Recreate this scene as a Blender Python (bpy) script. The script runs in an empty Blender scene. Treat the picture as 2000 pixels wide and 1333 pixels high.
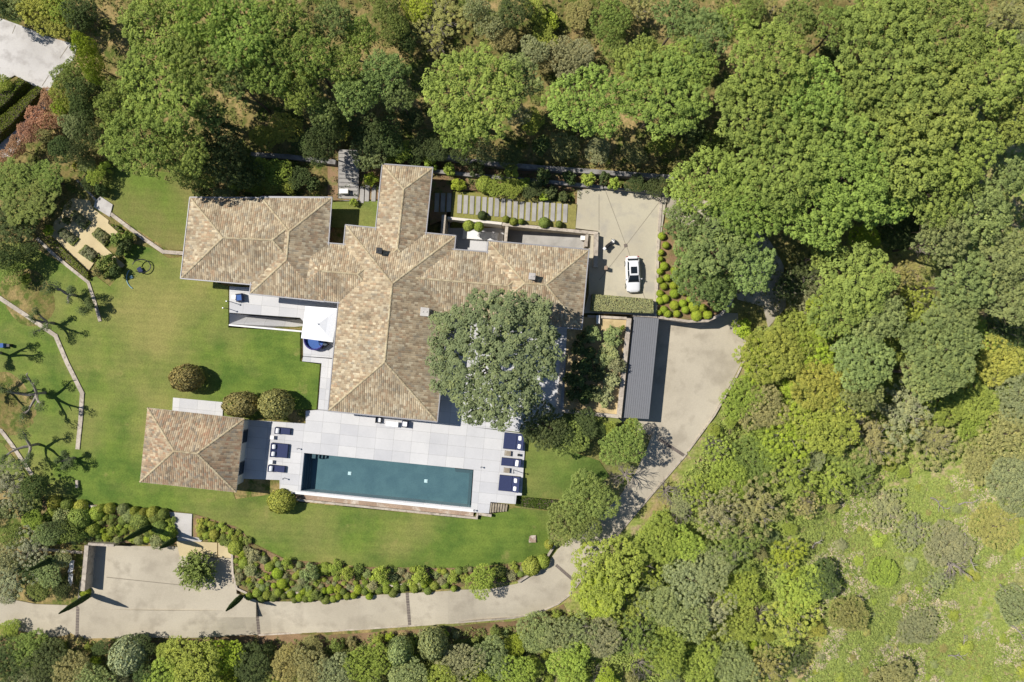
import bpy, bmesh, math, random
import numpy as np
from mathutils import Vector, Matrix
from mathutils.geometry import tessellate_polygon

# ------------------------------------------------------------------ camera, world, sun, exposure
H = 83.0                       # flying height of the camera above the house floor
PX = 16.0                      # photo pixels per metre at floor level
scene = bpy.context.scene
C = scene.collection
cam_d = bpy.data.cameras.new("camera"); cam = bpy.data.objects.new("camera", cam_d); C.objects.link(cam)
cam.location = (0, 0, H); cam.rotation_euler = (0, 0, 0)
cam_d.sensor_width = 36; cam_d.lens = 36 * H / (2000 / PX)
cam_d.clip_start = 1; cam_d.clip_end = 1500
scene.camera = cam
SUN_D = Vector((-0.78, 0.27, 1.0)).normalized()
elev = math.asin(SUN_D.z); az = math.atan2(SUN_D.x, SUN_D.y)
w = bpy.data.worlds.new("World"); scene.world = w; w.use_nodes = True
nt = w.node_tree; bg = nt.nodes['Background']
sky = nt.nodes.new('ShaderNodeTexSky'); sky.sky_type = 'NISHITA'; sky.sun_disc = False
sky.sun_elevation = elev; sky.sun_rotation = az
sky.air_density = 1.0; sky.dust_density = 0.2; sky.ozone_density = 3.0
nt.links.new(sky.outputs[0], bg.inputs[0]); bg.inputs[1].default_value = 0.07
sd = bpy.data.lights.new("sun", 'SUN'); sd.energy = 4.9; sd.angle = math.radians(0.53); sd.color = (1.0, 0.955, 0.88)
so = bpy.data.objects.new("sun", sd); C.objects.link(so)
so.rotation_euler = SUN_D.to_track_quat('Z', 'Y').to_euler(); so.location = (-60, 20, 90)
scene.view_settings.view_transform = 'Standard'; scene.view_settings.look = 'None'
scene.view_settings.exposure = 0.08; scene.view_settings.gamma = 1.0
scene.cycles.max_bounces = 6; scene.cycles.diffuse_bounces = 3; scene.cycles.transparent_max_bounces = 12
rnd = random.Random(7); nr = np.random.RandomState(11)

# ------------------------------------------------------------------ coordinates
def V(px, py, z=0.0):
    k = (1 - z / H) / PX
    return Vector(((px - 1000) * k, (666.5 - py) * k, z))
CP = [(0,0,1),(500,0,2),(1000,0,2.4),(1500,0,1.6),(2000,0,-1),(300,200,.6),(700,200,1.0),(1000,230,1.0),(1300,200,.8),(1250,320,.6),
 (400,450,0),(600,450,0),(750,350,0),(900,420,0),(1100,420,0),(1250,450,0),(1280,560,0),(700,600,0),(900,600,0),(1100,700,0),(200,450,0),
 (100,600,0),(100,800,0),(250,700,0),(400,700,0),(550,700,0),(200,900,0),(400,900,0),(300,560,0),(300,400,0),(450,960,-.1),(700,870,0),(1000,880,0),(1100,900,-.3),
 (600,1040,-.9),(800,1060,-1),(1000,1060,-1),(500,1050,-.8),(300,985,-.3),(100,980,-.3),(0,900,-.3),(700,1030,-.9),(900,1030,-.9),
 (250,1110,-1.6),(400,1150,-1.6),(150,1210,-1.8),(0,1190,-2),(600,1190,-1.9),(800,1180,-2.1),(1000,1165,-2.3),(1100,1100,-2.4),(1200,1020,-2.5),
 (1300,900,-2.7),(1370,750,-2.9),(1350,820,-2.8),(1400,640,-2.9),(1480,600,-2.5),(1480,500,-1.5),(1370,410,-.4),
 (1600,600,-4),(1500,900,-5),(1300,1150,-4.5),(1000,1300,-4.5),(500,1300,-3.6),(0,1333,-3.2),(2000,700,-6),(1800,1000,-8),(2000,1333,-11),(1500,1333,-8),(2000,300,-2.5)]
cpx = np.array([(c[0]-1000)/PX for c in CP]); cpy = np.array([(666.5-c[1])/PX for c in CP]); cpz = np.array([c[2] for c in CP])
def G(x, y):
    x = np.asarray(x, float); y = np.asarray(y, float)
    d2 = (x[..., None]-cpx)**2 + (y[..., None]-cpy)**2 + 16.0
    wt = d2 ** -2.0
    return (wt*cpz).sum(-1)/wt.sum(-1)
def g(x, y): return float(G(np.array([x]), np.array([y]))[0])
def VG(px, py, dz=0.0):
    z = 0.0
    for _ in range(4):
        p = V(px, py, z); z = g(p.x, p.y) + dz
    return V(px, py, z)

# ------------------------------------------------------------------ naming
things = []      # (object, px, py) that still need a unique label
def tag(o, label, cat, group=None, kind=None):
    if label: o['label'] = label
    if cat: o['category'] = cat
    if group: o['group'] = group
    if kind: o['kind'] = kind
    return o
def empty(name, loc=(0,0,0), rz=0.0):
    o = bpy.data.objects.new(name, None); C.objects.link(o); o.location = loc; o.rotation_euler = (0,0,rz)
    o.empty_display_size = .3
    return o
def link_mesh(name, me, mat, parent=None):
    o = bpy.data.objects.new(name, me); C.objects.link(o)
    if mat is not None and len(me.materials) == 0: me.materials.append(mat)
    if parent is not None: o.parent = parent
    return o

# ------------------------------------------------------------------ materials
def lin(r, g_, b):
    f = lambda c: (c/255/12.92) if c <= 10 else ((c/255+.055)/1.055)**2.4
    return (f(r), f(g_), f(b), 1)
class NT:
    def __init__(s, name):
        s.m = bpy.data.materials.new(name); s.m.use_nodes = True; s.t = s.m.node_tree
        s.p = s.t.nodes['Principled BSDF']; s.out = s.t.nodes['Material Output']
        s.p.inputs['Specular IOR Level'].default_value = 0.25
    def n(s, ty, **kw):
        x = s.t.nodes.new(ty)
        for k, v in kw.items(): setattr(x, k, v)
        return x
    def l(s, a, b): s.t.links.new(a, b)
    def pos(s, rot=0.0, scale=(1,1,1)):
        gm = s.n('ShaderNodeNewGeometry'); mp = s.n('ShaderNodeMapping')
        mp.inputs['Rotation'].default_value = (0,0,rot); mp.inputs['Scale'].default_value = scale
        s.l(gm.outputs['Position'], mp.inputs[0]); return mp.outputs[0]
    def noise(s, vec, scale, detail=4, rough=.55):
        x = s.n('ShaderNodeTexNoise'); x.inputs['Scale'].default_value = scale; x.inputs['Detail'].default_value = detail
        x.inputs['Roughness'].default_value = rough; s.l(vec, x.inputs['Vector']); return x.outputs['Fac']
    def ramp(s, fac, stops, interp='LINEAR'):
        x = s.n('ShaderNodeValToRGB'); x.color_ramp.interpolation = interp
        e = x.color_ramp.elements
        while len(e) < len(stops): e.new(.5)
        for i, (p, c) in enumerate(stops): e[i].position = p; e[i].color = c if len(c) == 4 else (*c, 1)
        s.l(fac, x.inputs[0]); return x.outputs[0]
    def mix(s, fac, a, b, mode='MIX'):
        x = s.n('ShaderNodeMix', data_type='RGBA', blend_type=mode)
        if isinstance(fac, (int, float)): x.inputs[0].default_value = fac
        else: s.l(fac, x.inputs[0])
        for i, v in ((6, a), (7, b)):
            if isinstance(v, tuple): x.inputs[i].default_value = v
            else: s.l(v, x.inputs[i])
        return x.outputs[2]
    def bump(s, h, strength=.4, dist=.05):
        x = s.n('ShaderNodeBump'); x.inputs['Strength'].default_value = strength; x.inputs['Distance'].default_value = dist
        s.l(h, x.inputs['Height']); s.l(x.outputs[0], s.p.inputs['Normal'])
    def fin(s, col, rough=.8):
        if isinstance(col, tuple): s.p.inputs['Base Color'].default_value = col
        else: s.l(col, s.p.inputs['Base Color'])
        s.p.inputs['Roughness'].default_value = rough
        return s.m
def mottled(name, a, b, c=None, s1=.15, s2=1.2, s3=14, rough=.85, fine=.25, bump=.0, t=(.4,.65), rot=0):
    m = NT(name); v = m.pos(rot)
    col = m.mix(m.ramp(m.noise(v, s1), [(t[0],(0,0,0)),(t[1],(1,1,1))]), a, b)
    if c: col = m.mix(m.ramp(m.noise(v, s2, 5), [(.5,(0,0,0)),(.68,(1,1,1))]), col, c)
    f = m.noise(v, s3, 3, .7)
    col = m.mix(1.0, col, m.ramp(f, [(.25,(1-fine,)*3),(.75,(1+fine,)*3)]), 'MULTIPLY')
    if bump: m.bump(f, bump)
    return m.fin(col, rough)
def plain(name, col, rough=.6, metal=0, s=9, amt=.12):
    m = NT(name); v = m.pos()
    f = m.noise(v, s, 4)
    c = m.mix(1.0, col, m.ramp(f, [(.3,(1-amt,)*3),(.7,(1+amt,)*3)]), 'MULTIPLY')
    m.p.inputs['Metallic'].default_value = metal
    return m.fin(c, rough)

AX = math.radians(5.6)
M = {}
M['soil'] = mottled('soil', lin(150,122,92), lin(118,96,68), lin(112,118,62), .3, .9, 9, fine=.35, bump=.5)
M['gravel'] = mottled('gravel', lin(208,190,148), lin(196,178,138), None, .5, 2, 30, fine=.12)
M['sand'] = mottled('roof_gravel', lin(205,184,140), lin(188,166,122), lin(170,150,110), .4, 1.2, 20, fine=.15)
M['concrete'] = mottled('concrete', lin(190,180,160), lin(176,166,147), lin(166,156,138), .12, .5, 7, fine=.08)
M['court'] = mottled('court_concrete', lin(190,182,160), lin(180,171,150), lin(172,165,150), .15, .5, 6, fine=.05)
M['pale_concrete'] = mottled('pale_concrete', lin(205,200,194), lin(188,183,177), lin(178,172,166), .2, .8, 6, fine=.06)
M['stone'] = mottled('wall_stone', lin(196,184,168), lin(172,160,146), lin(150,140,126), .6, 2.2, 9, fine=.2, bump=.4)
M['greystone'] = mottled('grey_stone', lin(150,146,142), lin(128,124,120), lin(108,104,100), .6, 2.0, 8, fine=.22, bump=.4)
M['trough'] = mottled('trough_stone', lin(172,150,130), lin(150,128,110), lin(206,196,182), .5, 1.0, 7, fine=.2)
M['render'] = plain('white_render', lin(222,214,202), .8)
M['drain'] = mottled('drain_grate', lin(122,112,104), lin(105,96,90), None, 1, 2, 20)
M['joint'] = plain('joint', lin(142,134,120), .9)
M['slab'] = mottled('step_slab', lin(172,168,162), lin(156,152,146), None, .8, 2, 10, fine=.08)
M['white'] = plain('white_fabric', lin(246,246,246), .8, 0, 5, .02)
M['whitepaint'] = plain('white_paint_matt', lin(236,234,230), .5, 0, 5, .03)
M['navy'] = plain('navy_fabric', (.035,.045,.11,1), .8, 0, 12, .15)
M['blue'] = plain('blue_fabric', (.06,.13,.36,1), .8)
M['purple'] = plain('violet_blue_fabric', (.10,.09,.33,1), .8)
M['dark'] = plain('dark_metal', (.03,.032,.036,1), .45)
M['wood'] = mottled('weathered_wood', lin(172,160,140), lin(140,128,110), None, 2, 3, 18)
M['bark'] = mottled('bark', (.13,.10,.075,1), (.09,.07,.05,1), None, 2, 3, 14)
M['pale_bark'] = mottled('pale_bark', (.36,.32,.27,1), (.24,.21,.18,1), None, 1.5, 3, 14, fine=.3)
M['twig'] = mottled('grey_twigs', (.30,.26,.22,1), (.2,.17,.15,1), None, 1.5, 3, 14)
M['zinc'] = plain('zinc_gutter', lin(168,166,168), .5, .2)
M['glass'] = NT('window_glass').fin((.02,.03,.04,1), .08)
M['frame'] = plain('window_frame', lin(110,112,112), .5)
M['yellow'] = plain('yellow_paint', (.6,.42,.03,1), .5)
M['chrome'] = plain('pale_metal', (.55,.55,.56,1), .3, .8)
M['tyre'] = plain('tyre_rubber', (.02,.02,.02,1), .8)
m = NT('car_paint'); m.p.inputs['Coat Weight'].default_value = .6; m.p.inputs['Coat Roughness'].default_value = .05
M['car'] = m.fin((.80,.80,.80,1), .35)
M['carglass'] = NT('car_glass').fin((.015,.022,.028,1), .05)
M['red'] = plain('red_lens', (.5,.02,.02,1), .3)

def grass_mat(name, a, b, dry, amount=.62):
    m = NT(name); v = m.pos()
    big = m.noise(v, .055, 5, .6); mid = m.noise(v, .35, 5, .6); fine = m.noise(v, 5, 4, .7); vf = m.noise(v, 16, 2, .7)
    col = m.mix(m.ramp(mid, [(.38,(0,0,0)),(.64,(1,1,1))]), a, b)
    col = m.mix(m.ramp(big, [(amount-.14,(0,0,0)),(amount+.06,(.85,.85,.85))]), col, dry)
    spots = m.noise(v, .45, 5, .6)
    col = m.mix(m.ramp(spots, [(.62,(0,0,0)),(.76,(.7,.7,.7))]), col, dry)
    col = m.mix(1.0, col, m.ramp(fine, [(.25,(.74,)*3),(.75,(1.26,)*3)]), 'MULTIPLY')
    col = m.mix(1.0, col, m.ramp(vf, [(.25,(.8,)*3),(.75,(1.2,)*3)]), 'MULTIPLY')
    wv = m.n('ShaderNodeTexWave', wave_type='BANDS', bands_direction='Y'); wv.inputs['Scale'].default_value = .33; wv.inputs['Distortion'].default_value = 2.5; wv.inputs['Detail'].default_value = 2
    m.l(m.pos(math.radians(4)), wv.inputs['Vector'])
    col = m.mix(1.0, col, m.ramp(wv.outputs['Fac'], [(.2,(.965,.97,.965)),(.8,(1.03,1.03,1.025))]), 'MULTIPLY')
    m.bump(fine, .6, .08)
    return m.fin(col, .95)
M['lawn'] = grass_mat('lawn_grass', lin(86,110,44), lin(112,130,54), lin(150,142,84), .58)
M['lawn_rich'] = grass_mat('rich_lawn_grass', lin(90,114,48), lin(108,128,56), lin(142,138,78), .60)
M['lawn_dry'] = grass_mat('drier_lawn_grass', lin(108,126,52), lin(100,118,48), lin(140,126,80), .5)
M['strip_grass'] = grass_mat('short_dry_grass', lin(130,132,66), lin(118,126,56), lin(150,138,84), .5)

def ground_mat():
    m = NT('wild_ground'); v = m.pos()
    n1 = m.noise(v, .12, 6, .62); n2 = m.noise(v, .7, 6, .65); n3 = m.noise(v, 3.5, 4, .7); n4 = m.noise(m.pos(math.radians(-35), (1, 3.2, 1)), .9, 5, .65)
    wood = m.mix(m.ramp(n1, [(.38,(0,0,0)),(.6,(1,1,1))]), lin(112,104,56), lin(168,146,98))
    wood = m.mix(m.ramp(n2, [(.45,(0,0,0)),(.6,(1,1,1))]), wood, lin(92,104,44))
    hill = m.mix(m.ramp(n4, [(.36,(0,0,0)),(.6,(1,1,1))]), lin(122,140,58), lin(156,164,88))
    hill = m.mix(m.ramp(n2, [(.5,(0,0,0)),(.62,(1,1,1))]), hill, lin(180,160,124))
    hill = m.mix(m.ramp(n1, [(.5,(0,0,0)),(.72,(.8,.8,.8))]), hill, lin(164,142,92))
    # the open hillside lies to the south-east
    sx = m.n('ShaderNodeSeparateXYZ'); m.l(v, sx.inputs[0])
    a = m.n('ShaderNodeMath', operation='MULTIPLY_ADD'); m.l(sx.outputs[0], a.inputs[0]); a.inputs[1].default_value = .045; a.inputs[2].default_value = -.75
    b = m.n('ShaderNodeMath', operation='MULTIPLY_ADD'); m.l(sx.outputs[1], b.inputs[0]); b.inputs[1].default_value = -.045; m.l(a.outputs[0], b.inputs[2])
    b.use_clamp = True
    col = m.mix(b.outputs[0], wood, hill)
    col = m.mix(1.0, col, m.ramp(n3, [(.25,(.62,)*3),(.75,(1.35,)*3)]), 'MULTIPLY')
    m.bump(n3, .8, .15)
    return m.fin(col, .95)
M['ground'] = ground_mat()

def paving_mat():
    m = NT('pale_paving'); v = m.pos(AX)
    br = m.n('ShaderNodeTexBrick'); br.offset = .0; br.squash = 1
    for k, val in (('Scale',1),('Mortar Size',.014),('Brick Width',2.2),('Row Height',1.34),('Bias',0),('Mortar Smooth',.2)): br.inputs[k].default_value = val
    br.inputs['Color1'].default_value = lin(209,207,205); br.inputs['Color2'].default_value = lin(194,193,194); br.inputs['Mortar'].default_value = lin(160,158,154)
    m.l(v, br.inputs[0])
    n = m.noise(v, .35, 5); n2 = m.noise(v, 6, 4)
    col = m.mix(1.0, br.outputs[0], m.ramp(n, [(.3,(.93,.935,.94)),(.7,(1.05,1.05,1.05))]), 'MULTIPLY')
    col = m.mix(1.0, col, m.ramp(n2, [(.3,(.97,)*3),(.7,(1.03,)*3)]), 'MULTIPLY')
    return m.fin(col, .7)
M['paving'] = paving_mat()

def tile_mat(name, hues, streak=1.0):
    m = NT(name)
    uv = m.n('ShaderNodeUVMap'); uv.uv_map = 'tiles'
    sx = m.n('ShaderNodeSeparateXYZ'); m.l(uv.outputs[0], sx.inputs[0])
    def fl(out, s, extra=None):
        a = m.n('ShaderNodeMath', operation='MULTIPLY'); m.l(out, a.inputs[0]); a.inputs[1].default_value = s
        last = a.outputs[0]
        if extra is not None:
            e = m.n('ShaderNodeMath', operation='ADD'); m.l(last, e.inputs[0]); m.l(extra, e.inputs[1]); last = e.outputs[0]
        f = m.n('ShaderNodeMath', operation='FLOOR'); m.l(last, f.inputs[0]); return f.outputs[0], last
    cu, ru = fl(sx.outputs[0], 1/.24)
    wn0 = m.n('ShaderNodeTexWhiteNoise', noise_dimensions='1D'); m.l(cu, wn0.inputs['W'])
    cv, rv = fl(sx.outputs[1], 1/.40, wn0.outputs[0])
    cb = m.n('ShaderNodeCombineXYZ'); m.l(cu, cb.inputs[0]); m.l(cv, cb.inputs[1])
    wn = m.n('ShaderNodeTexWhiteNoise', noise_dimensions='2D'); m.l(cb.outputs[0], wn.inputs['Vector'])
    n = len(hues); stops = [(i/n, h) for i, h in enumerate(hues)]
    tile = m.ramp(wn.outputs[0], stops, 'CONSTANT')
    # longer runs of one shade down a channel, and broad weathering
    cv2, _ = fl(sx.outputs[1], 1/1.7, wn0.outputs[0])
    cb2 = m.n('ShaderNodeCombineXYZ'); m.l(cu, cb2.inputs[0]); m.l(cv2, cb2.inputs[1])
    wn2 = m.n('ShaderNodeTexWhiteNoise', noise_dimensions='2D'); m.l(cb2.outputs[0], wn2.inputs['Vector'])
    run = m.ramp(wn2.outputs[0], [(0,(.60,.54,.49)),(.35,(.93,.91,.88)),(.75,(1.12,1.1,1.06)),(1,(1.28,1.2,1.1))])
    v = m.pos(); broad = m.noise(v, .22, 4)
    f = m.ramp(broad, [(.42,(.25,.25,.25)),(.62,(streak,)*3)])
    col = m.mix(f, tile, m.mix(1.0, tile, run, 'MULTIPLY'))
    col = m.mix(.36, col, hues[0])
    col = m.mix(1.0, col, m.ramp(m.noise(v, .4, 6, .65), [(.3,(.74,.75,.74)),(.7,(1.18,1.15,1.08))]), 'MULTIPLY')
    # rounded channels
    fr = m.n('ShaderNodeMath', operation='FRACT'); m.l(ru, fr.inputs[0])
    s = m.n('ShaderNodeMath', operation='PINGPONG'); m.l(ru, s.inputs[0]); s.inputs[1].default_value = .5
    fr2 = m.n('ShaderNodeMath', operation='FRACT'); m.l(rv, fr2.inputs[0])
    ad = m.n('ShaderNodeMath', operation='MULTIPLY_ADD'); m.l(fr2.outputs[0], ad.inputs[0]); ad.inputs[1].default_value = .35; m.l(s.outputs[0], ad.inputs[2])
    m.bump(ad.outputs[0], .75, .10)
    return m.fin(col, .9)
DS = lambda c, k=.12: tuple(v*(1-k)+(c[0]*.3+c[1]*.6+c[2]*.1)*k for v in c[:3])+(1,)
HU = [lin(168,151,124), lin(184,169,142), lin(144,122,97), lin(173,157,130), lin(156,126,99), lin(146,137,122), lin(198,186,160), lin(130,112,92), lin(166,146,118), lin(178,162,134)]
HU = [tuple(min(.8, q*1.14) for q in DS(c)[:3])+(1,) for c in HU]
M['tile'] = tile_mat('roof_tiles', HU)
HU2 = [lin(170,148,118), lin(188,170,142), lin(148,118,94), lin(174,152,124), lin(160,118,92), lin(140,134,124), lin(194,178,150), lin(118,106,92), lin(170,140,112), lin(164,152,132)]
HU2 = [DS(c, .12) for c in HU2]
M['tile2'] = tile_mat('poolhouse_tiles', HU2, .6)
M['ridge'] = mottled('ridge_tiles', lin(196,182,150), lin(176,158,126), lin(140,124,100), .9, 3, 6, fine=.25)

def leaf_mat():
    m = NT('foliage')
    oi = m.n('ShaderNodeObjectInfo'); at = m.n('ShaderNodeAttribute'); at.attribute_name = 'tone'
    col = m.mix(1.0, oi.outputs['Color'], m.ramp(at.outputs['Fac'], [(0,(.68,.72,.70)),(.5,(.97,.98,.95)),(.85,(1.2,1.17,1.02)),(1,(1.45,1.32,1.05))]), 'MULTIPLY')
    rv = m.ramp(oi.outputs['Random'], [(0,(.92,.94,.93)),(.5,(1,1,1)),(1,(1.09,1.05,1.0))])
    col = m.mix(1.0, col, rv, 'MULTIPLY')
    df = m.n('ShaderNodeBsdfDiffuse'); tr = m.n('ShaderNodeBsdfTranslucent'); mx = m.n('ShaderNodeMixShader'); mx.inputs[0].default_value = .15
    m.l(col, df.inputs[0]); m.l(col, tr.inputs[0]); m.l(df.outputs[0], mx.inputs[1]); m.l(tr.outputs[0], mx.inputs[2])
    m.l(mx.outputs[0], m.out.inputs[0]); return m.m
M['leaf'] = leaf_mat()
def water_mat():
    m = NT('pool_water')
    t = m.n('ShaderNodeBsdfTransparent'); t.inputs[0].default_value = (.76,.89,.90,1)
    gl = m.n('ShaderNodeBsdfGlossy'); gl.inputs['Roughness'].default_value = .03
    fr = m.n('ShaderNodeFresnel'); fr.inputs[0].default_value = 1.33
    b = m.n('ShaderNodeBump'); b.inputs['Strength'].default_value = .12; b.inputs['Distance'].default_value = .03
    m.l(m.noise(m.pos(), 1.8, 3), b.inputs['Height']); m.l(b.outputs[0], gl.inputs['Normal']); m.l(b.outputs[0], fr.inputs['Normal'])
    mx = m.n('ShaderNodeMixShader'); m.l(fr.outputs[0], mx.inputs[0]); m.l(t.outputs[0], mx.inputs[1]); m.l(gl.outputs[0], mx.inputs[2])
    m.l(mx.outputs[0], m.out.inputs[0]); return m.m
M['water'] = water_mat()
M['pool'] = mottled('pool_lining', lin(106,126,132), lin(96,116,124), None, .6, 2, 7, fine=.12)
M['pool_step'] = plain('pool_steps', lin(92,104,110), .7)

# ------------------------------------------------------------------ mesh helpers
def mesh_from(name, verts, faces, uvs=None):
    me = bpy.data.meshes.new(name); me.from_pydata([tuple(v) for v in verts], [], faces)
    if uvs is not None:
        ul = me.uv_layers.new(name='tiles')
        for i, l in enumerate(me.loops): ul.data[i].uv = uvs[i]
    me.validate(clean_customdata=False); me.update(); return me
class MB:
    def __init__(s): s.v = []; s.f = []; s.uv = []
    def add(s, vs, fs):
        b = len(s.v); s.v += [Vector(v) for v in vs]
        for f in fs: s.f.append([i+b for i in f])
    def quad(s, a, b, c, d): s.add([a,b,c,d], [(0,1,2,3)])
    def prism(s, top, zb, cap=True):
        """top: list of 3-D points (any winding); zb: bottom z (absolute)"""
        n = len(top)
        area = sum(top[i].x*top[(i+1)%n].y - top[(i+1)%n].x*top[i].y for i in range(n))
        if area < 0: top = list(reversed(top))
        tris = tessellate_polygon([[Vector((p.x,p.y,0)) for p in top]])
        vs = [Vector(p) for p in top] + [Vector((p.x,p.y,zb)) for p in top]
        fs = []
        for t in tris:
            a, b, c = (top[i] for i in t)
            cr = (b.x-a.x)*(c.y-a.y)-(b.y-a.y)*(c.x-a.x)
            fs.append(tuple(t) if cr > 0 else tuple(reversed(t)))
        for i in range(n):
            j = (i+1) % n; fs.append((i, i+n, j+n, j))
        if cap: fs += [tuple(k+n for k in reversed(f)) for f in fs[:len(tris)]]
        s.add(vs, fs)
    def box(s, c, sz, rz=0.0, bev=0.0):
        hx, hy, hz = sz[0]/2, sz[1]/2, sz[2]/2
        R = Matrix.Rotation(rz, 3, 'Z'); c = Vector(c)
        if bev <= 0:
            vs = [c + R @ Vector((x*hx, y*hy, z*hz)) for z in (-1,1) for x, y in ((-1,-1),(1,-1),(1,1),(-1,1))]
            s.add(vs, [(3,2,1,0),(4,5,6,7),(0,1,5,4),(1,2,6,5),(2,3,7,6),(3,0,4,7)]); return
        b = min(bev, hx*.9, hy*.9, hz*.9)
        def ring(ix, iy, z):
            return [c + R @ Vector((x, y, z)) for x, y in ((-ix+b,-iy),(ix-b,-iy),(ix,-iy+b),(ix,iy-b),(ix-b,iy),(-ix+b,iy),(-ix,iy-b),(-ix,-iy+b))]
        rs = [ring(hx-b,hy-b,-hz), ring(hx,hy,-hz+b), ring(hx,hy,hz-b), ring(hx-b,hy-b,hz)]
        s.loft(rs)
    def loft(s, rings, close=True):
        n = len(rings[0]); vs = [p for r in rings for p in r]; fs = []
        for k in range(len(rings)-1):
            for i in range(n):
                j = (i+1) % n; fs.append((k*n+i, k*n+j, (k+1)*n+j, (k+1)*n+i))
        if close: fs.append(tuple(reversed(range(n)))); fs.append(tuple((len(rings)-1)*n+i for i in range(n)))
        s.add(vs, fs)
    def tube(s, pts, rad, k=6):
        pts = [Vector(p) for p in pts]; rings = []
        if not isinstance(rad, (list, tuple)): rad = [rad]*len(pts)
        for i, p in enumerate(pts):
            d = (pts[min(i+1,len(pts)-1)] - pts[max(i-1,0)]).normalized()
            u = d.orthogonal().normalized() if abs(d.z) > .95 else d.cross(Vector((0,0,1))).normalized()
            v = d.cross(u)
            rings.append([p + (u*math.cos(a)+v*math.sin(a))*rad[i] for a in [2*math.pi*j/k for j in range(k)]])
        s.loft(rings)
    def cyl(s, c, r, h, k=16, r2=None, axis='Z'):
        c = Vector(c); r2 = r if r2 is None else r2
        def P(a, rr, t):
            x, y = math.cos(a)*rr, math.sin(a)*rr
            return c + (Vector((x,y,t)) if axis == 'Z' else Vector((t,x,y)) if axis == 'X' else Vector((x,t,y)))
        A = [2*math.pi*i/k for i in range(k)]
        s.loft([[P(a,r,-h/2) for a in A],[P(a,r2,h/2) for a in A]])
    def build(s, name, mat, parent=None, smooth=False, fix=True):
        me = mesh_from(name, s.v, s.f)
        if fix:
            bm = bmesh.new(); bm.from_mesh(me); bmesh.ops.recalc_face_normals(bm, faces=bm.faces); bm.to_mesh(me); bm.free()
        if smooth: me.polygons.foreach_set('use_smooth', [True]*len(me.polygons))
        return link_mesh(name, me, mat, parent)

def slab(name, pts, mat, zb, kind='structure', parent=None, label=None, cat=None, group=None):
    """pts in photo pixels with height: (px,py,z)"""
    mb = MB(); mb.prism([V(*p) for p in pts], zb); o = mb.build(name, mat, parent, fix=False)
    if parent is None: tag(o, label, cat, group, kind)
    return o
def drape(name, poly, mat, dz=.05, cell=1.6, kind='structure', zf=None):
    w3 = [VG(*p) for p in poly]
    me = bpy.data.meshes.new(name); bm = bmesh.new()
    vs = [bm.verts.new((p.x,p.y,0)) for p in w3]
    for t in tessellate_polygon([[Vector((p.x,p.y,0)) for p in w3]]):
        try: bm.faces.new([vs[i] for i in t])
        except ValueError: pass
    xs = [p.x for p in w3]; ys = [p.y for p in w3]
    for lo, hi, nrm in ((min(xs), max(xs), (1,0,0)), (min(ys), max(ys), (0,1,0))):
        k = math.ceil(lo/cell)*cell
        while k < hi:
            bmesh.ops.bisect_plane(bm, geom=bm.verts[:]+bm.edges[:]+bm.faces[:], plane_co=(k*nrm[0],k*nrm[1],0), plane_no=nrm, dist=1e-5); k += cell
    co = np.array([v.co[:2] for v in bm.verts])
    z = G(co[:,0], co[:,1]) + dz
    for v, zz in zip(bm.verts, z): v.co.z = zz
    bmesh.ops.recalc_face_normals(bm, faces=bm.faces)
    if sum(f.normal.z for f in bm.faces) < 0: bmesh.ops.reverse_faces(bm, faces=bm.faces)
    # a short skirt so that the sheet has an edge
    be = [e for e in bm.edges if e.is_boundary]
    r = bmesh.ops.extrude_edge_only(bm, edges=be)
    for v in [x for x in r['geom'] if isinstance(x, bmesh.types.BMVert)]: v.co.z -= .35
    bm.to_mesh(me); bm.free(); me.update()
    o = link_mesh(name, me, mat); o['kind'] = kind; return o
def pt_in(poly, x, y):
    c = False; n = len(poly)
    for i in range(n):
        x1,y1 = poly[i][:2]; x2,y2 = poly[i-1][:2]
        if (y1 > y) != (y2 > y) and x < (x2-x1)*(y-y1)/(y2-y1)+x1: c = not c
    return c
def ribbon(pts, wpx):
    """polyline in px -> closed outline px with width"""
    L, R = [], []
    for i, p in enumerate(pts):
        a = pts[max(i-1,0)]; b = pts[min(i+1,len(pts)-1)]
        dx, dy = b[0]-a[0], b[1]-a[1]; l = math.hypot(dx,dy); nx, ny = -dy/l, dx/l
        L.append((p[0]+nx*wpx/2, p[1]+ny*wpx/2)); R.append((p[0]-nx*wpx/2, p[1]-ny*wpx/2))
    return L + R[::-1]
def wall_line(name, pts, wpx, zt, zb, mat, label, cat='wall', group=None):
    """low wall following a px polyline; zt and zb relative to the ground, or absolute when given as ('abs', z)"""
    mb = MB()
    for i in range(len(pts)-1):
        a, b = pts[i], pts[i+1]; dx, dy = b[0]-a[0], b[1]-a[1]; l = math.hypot(dx,dy)
        ext = wpx*.35 if i < len(pts)-2 else 0
        b2 = (b[0]+dx/l*ext, b[1]+dy/l*ext)
        q = ribbon([a, b2], wpx)
        if isinstance(zt, tuple): top = [V(x, y, zt[1]+.002*i) for x, y in q]; z0 = zb[1]
        else:
            top = []
            for x, y in q:
                p = VG(x, y, zt); p.z += .003*(i % 2); top.append(p)
            z0 = min(p.z for p in top) - zt + zb
        mb.prism(top, z0)
    o = mb.build(name, mat, None, fix=False); return tag(o, label, cat, group)

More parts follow.
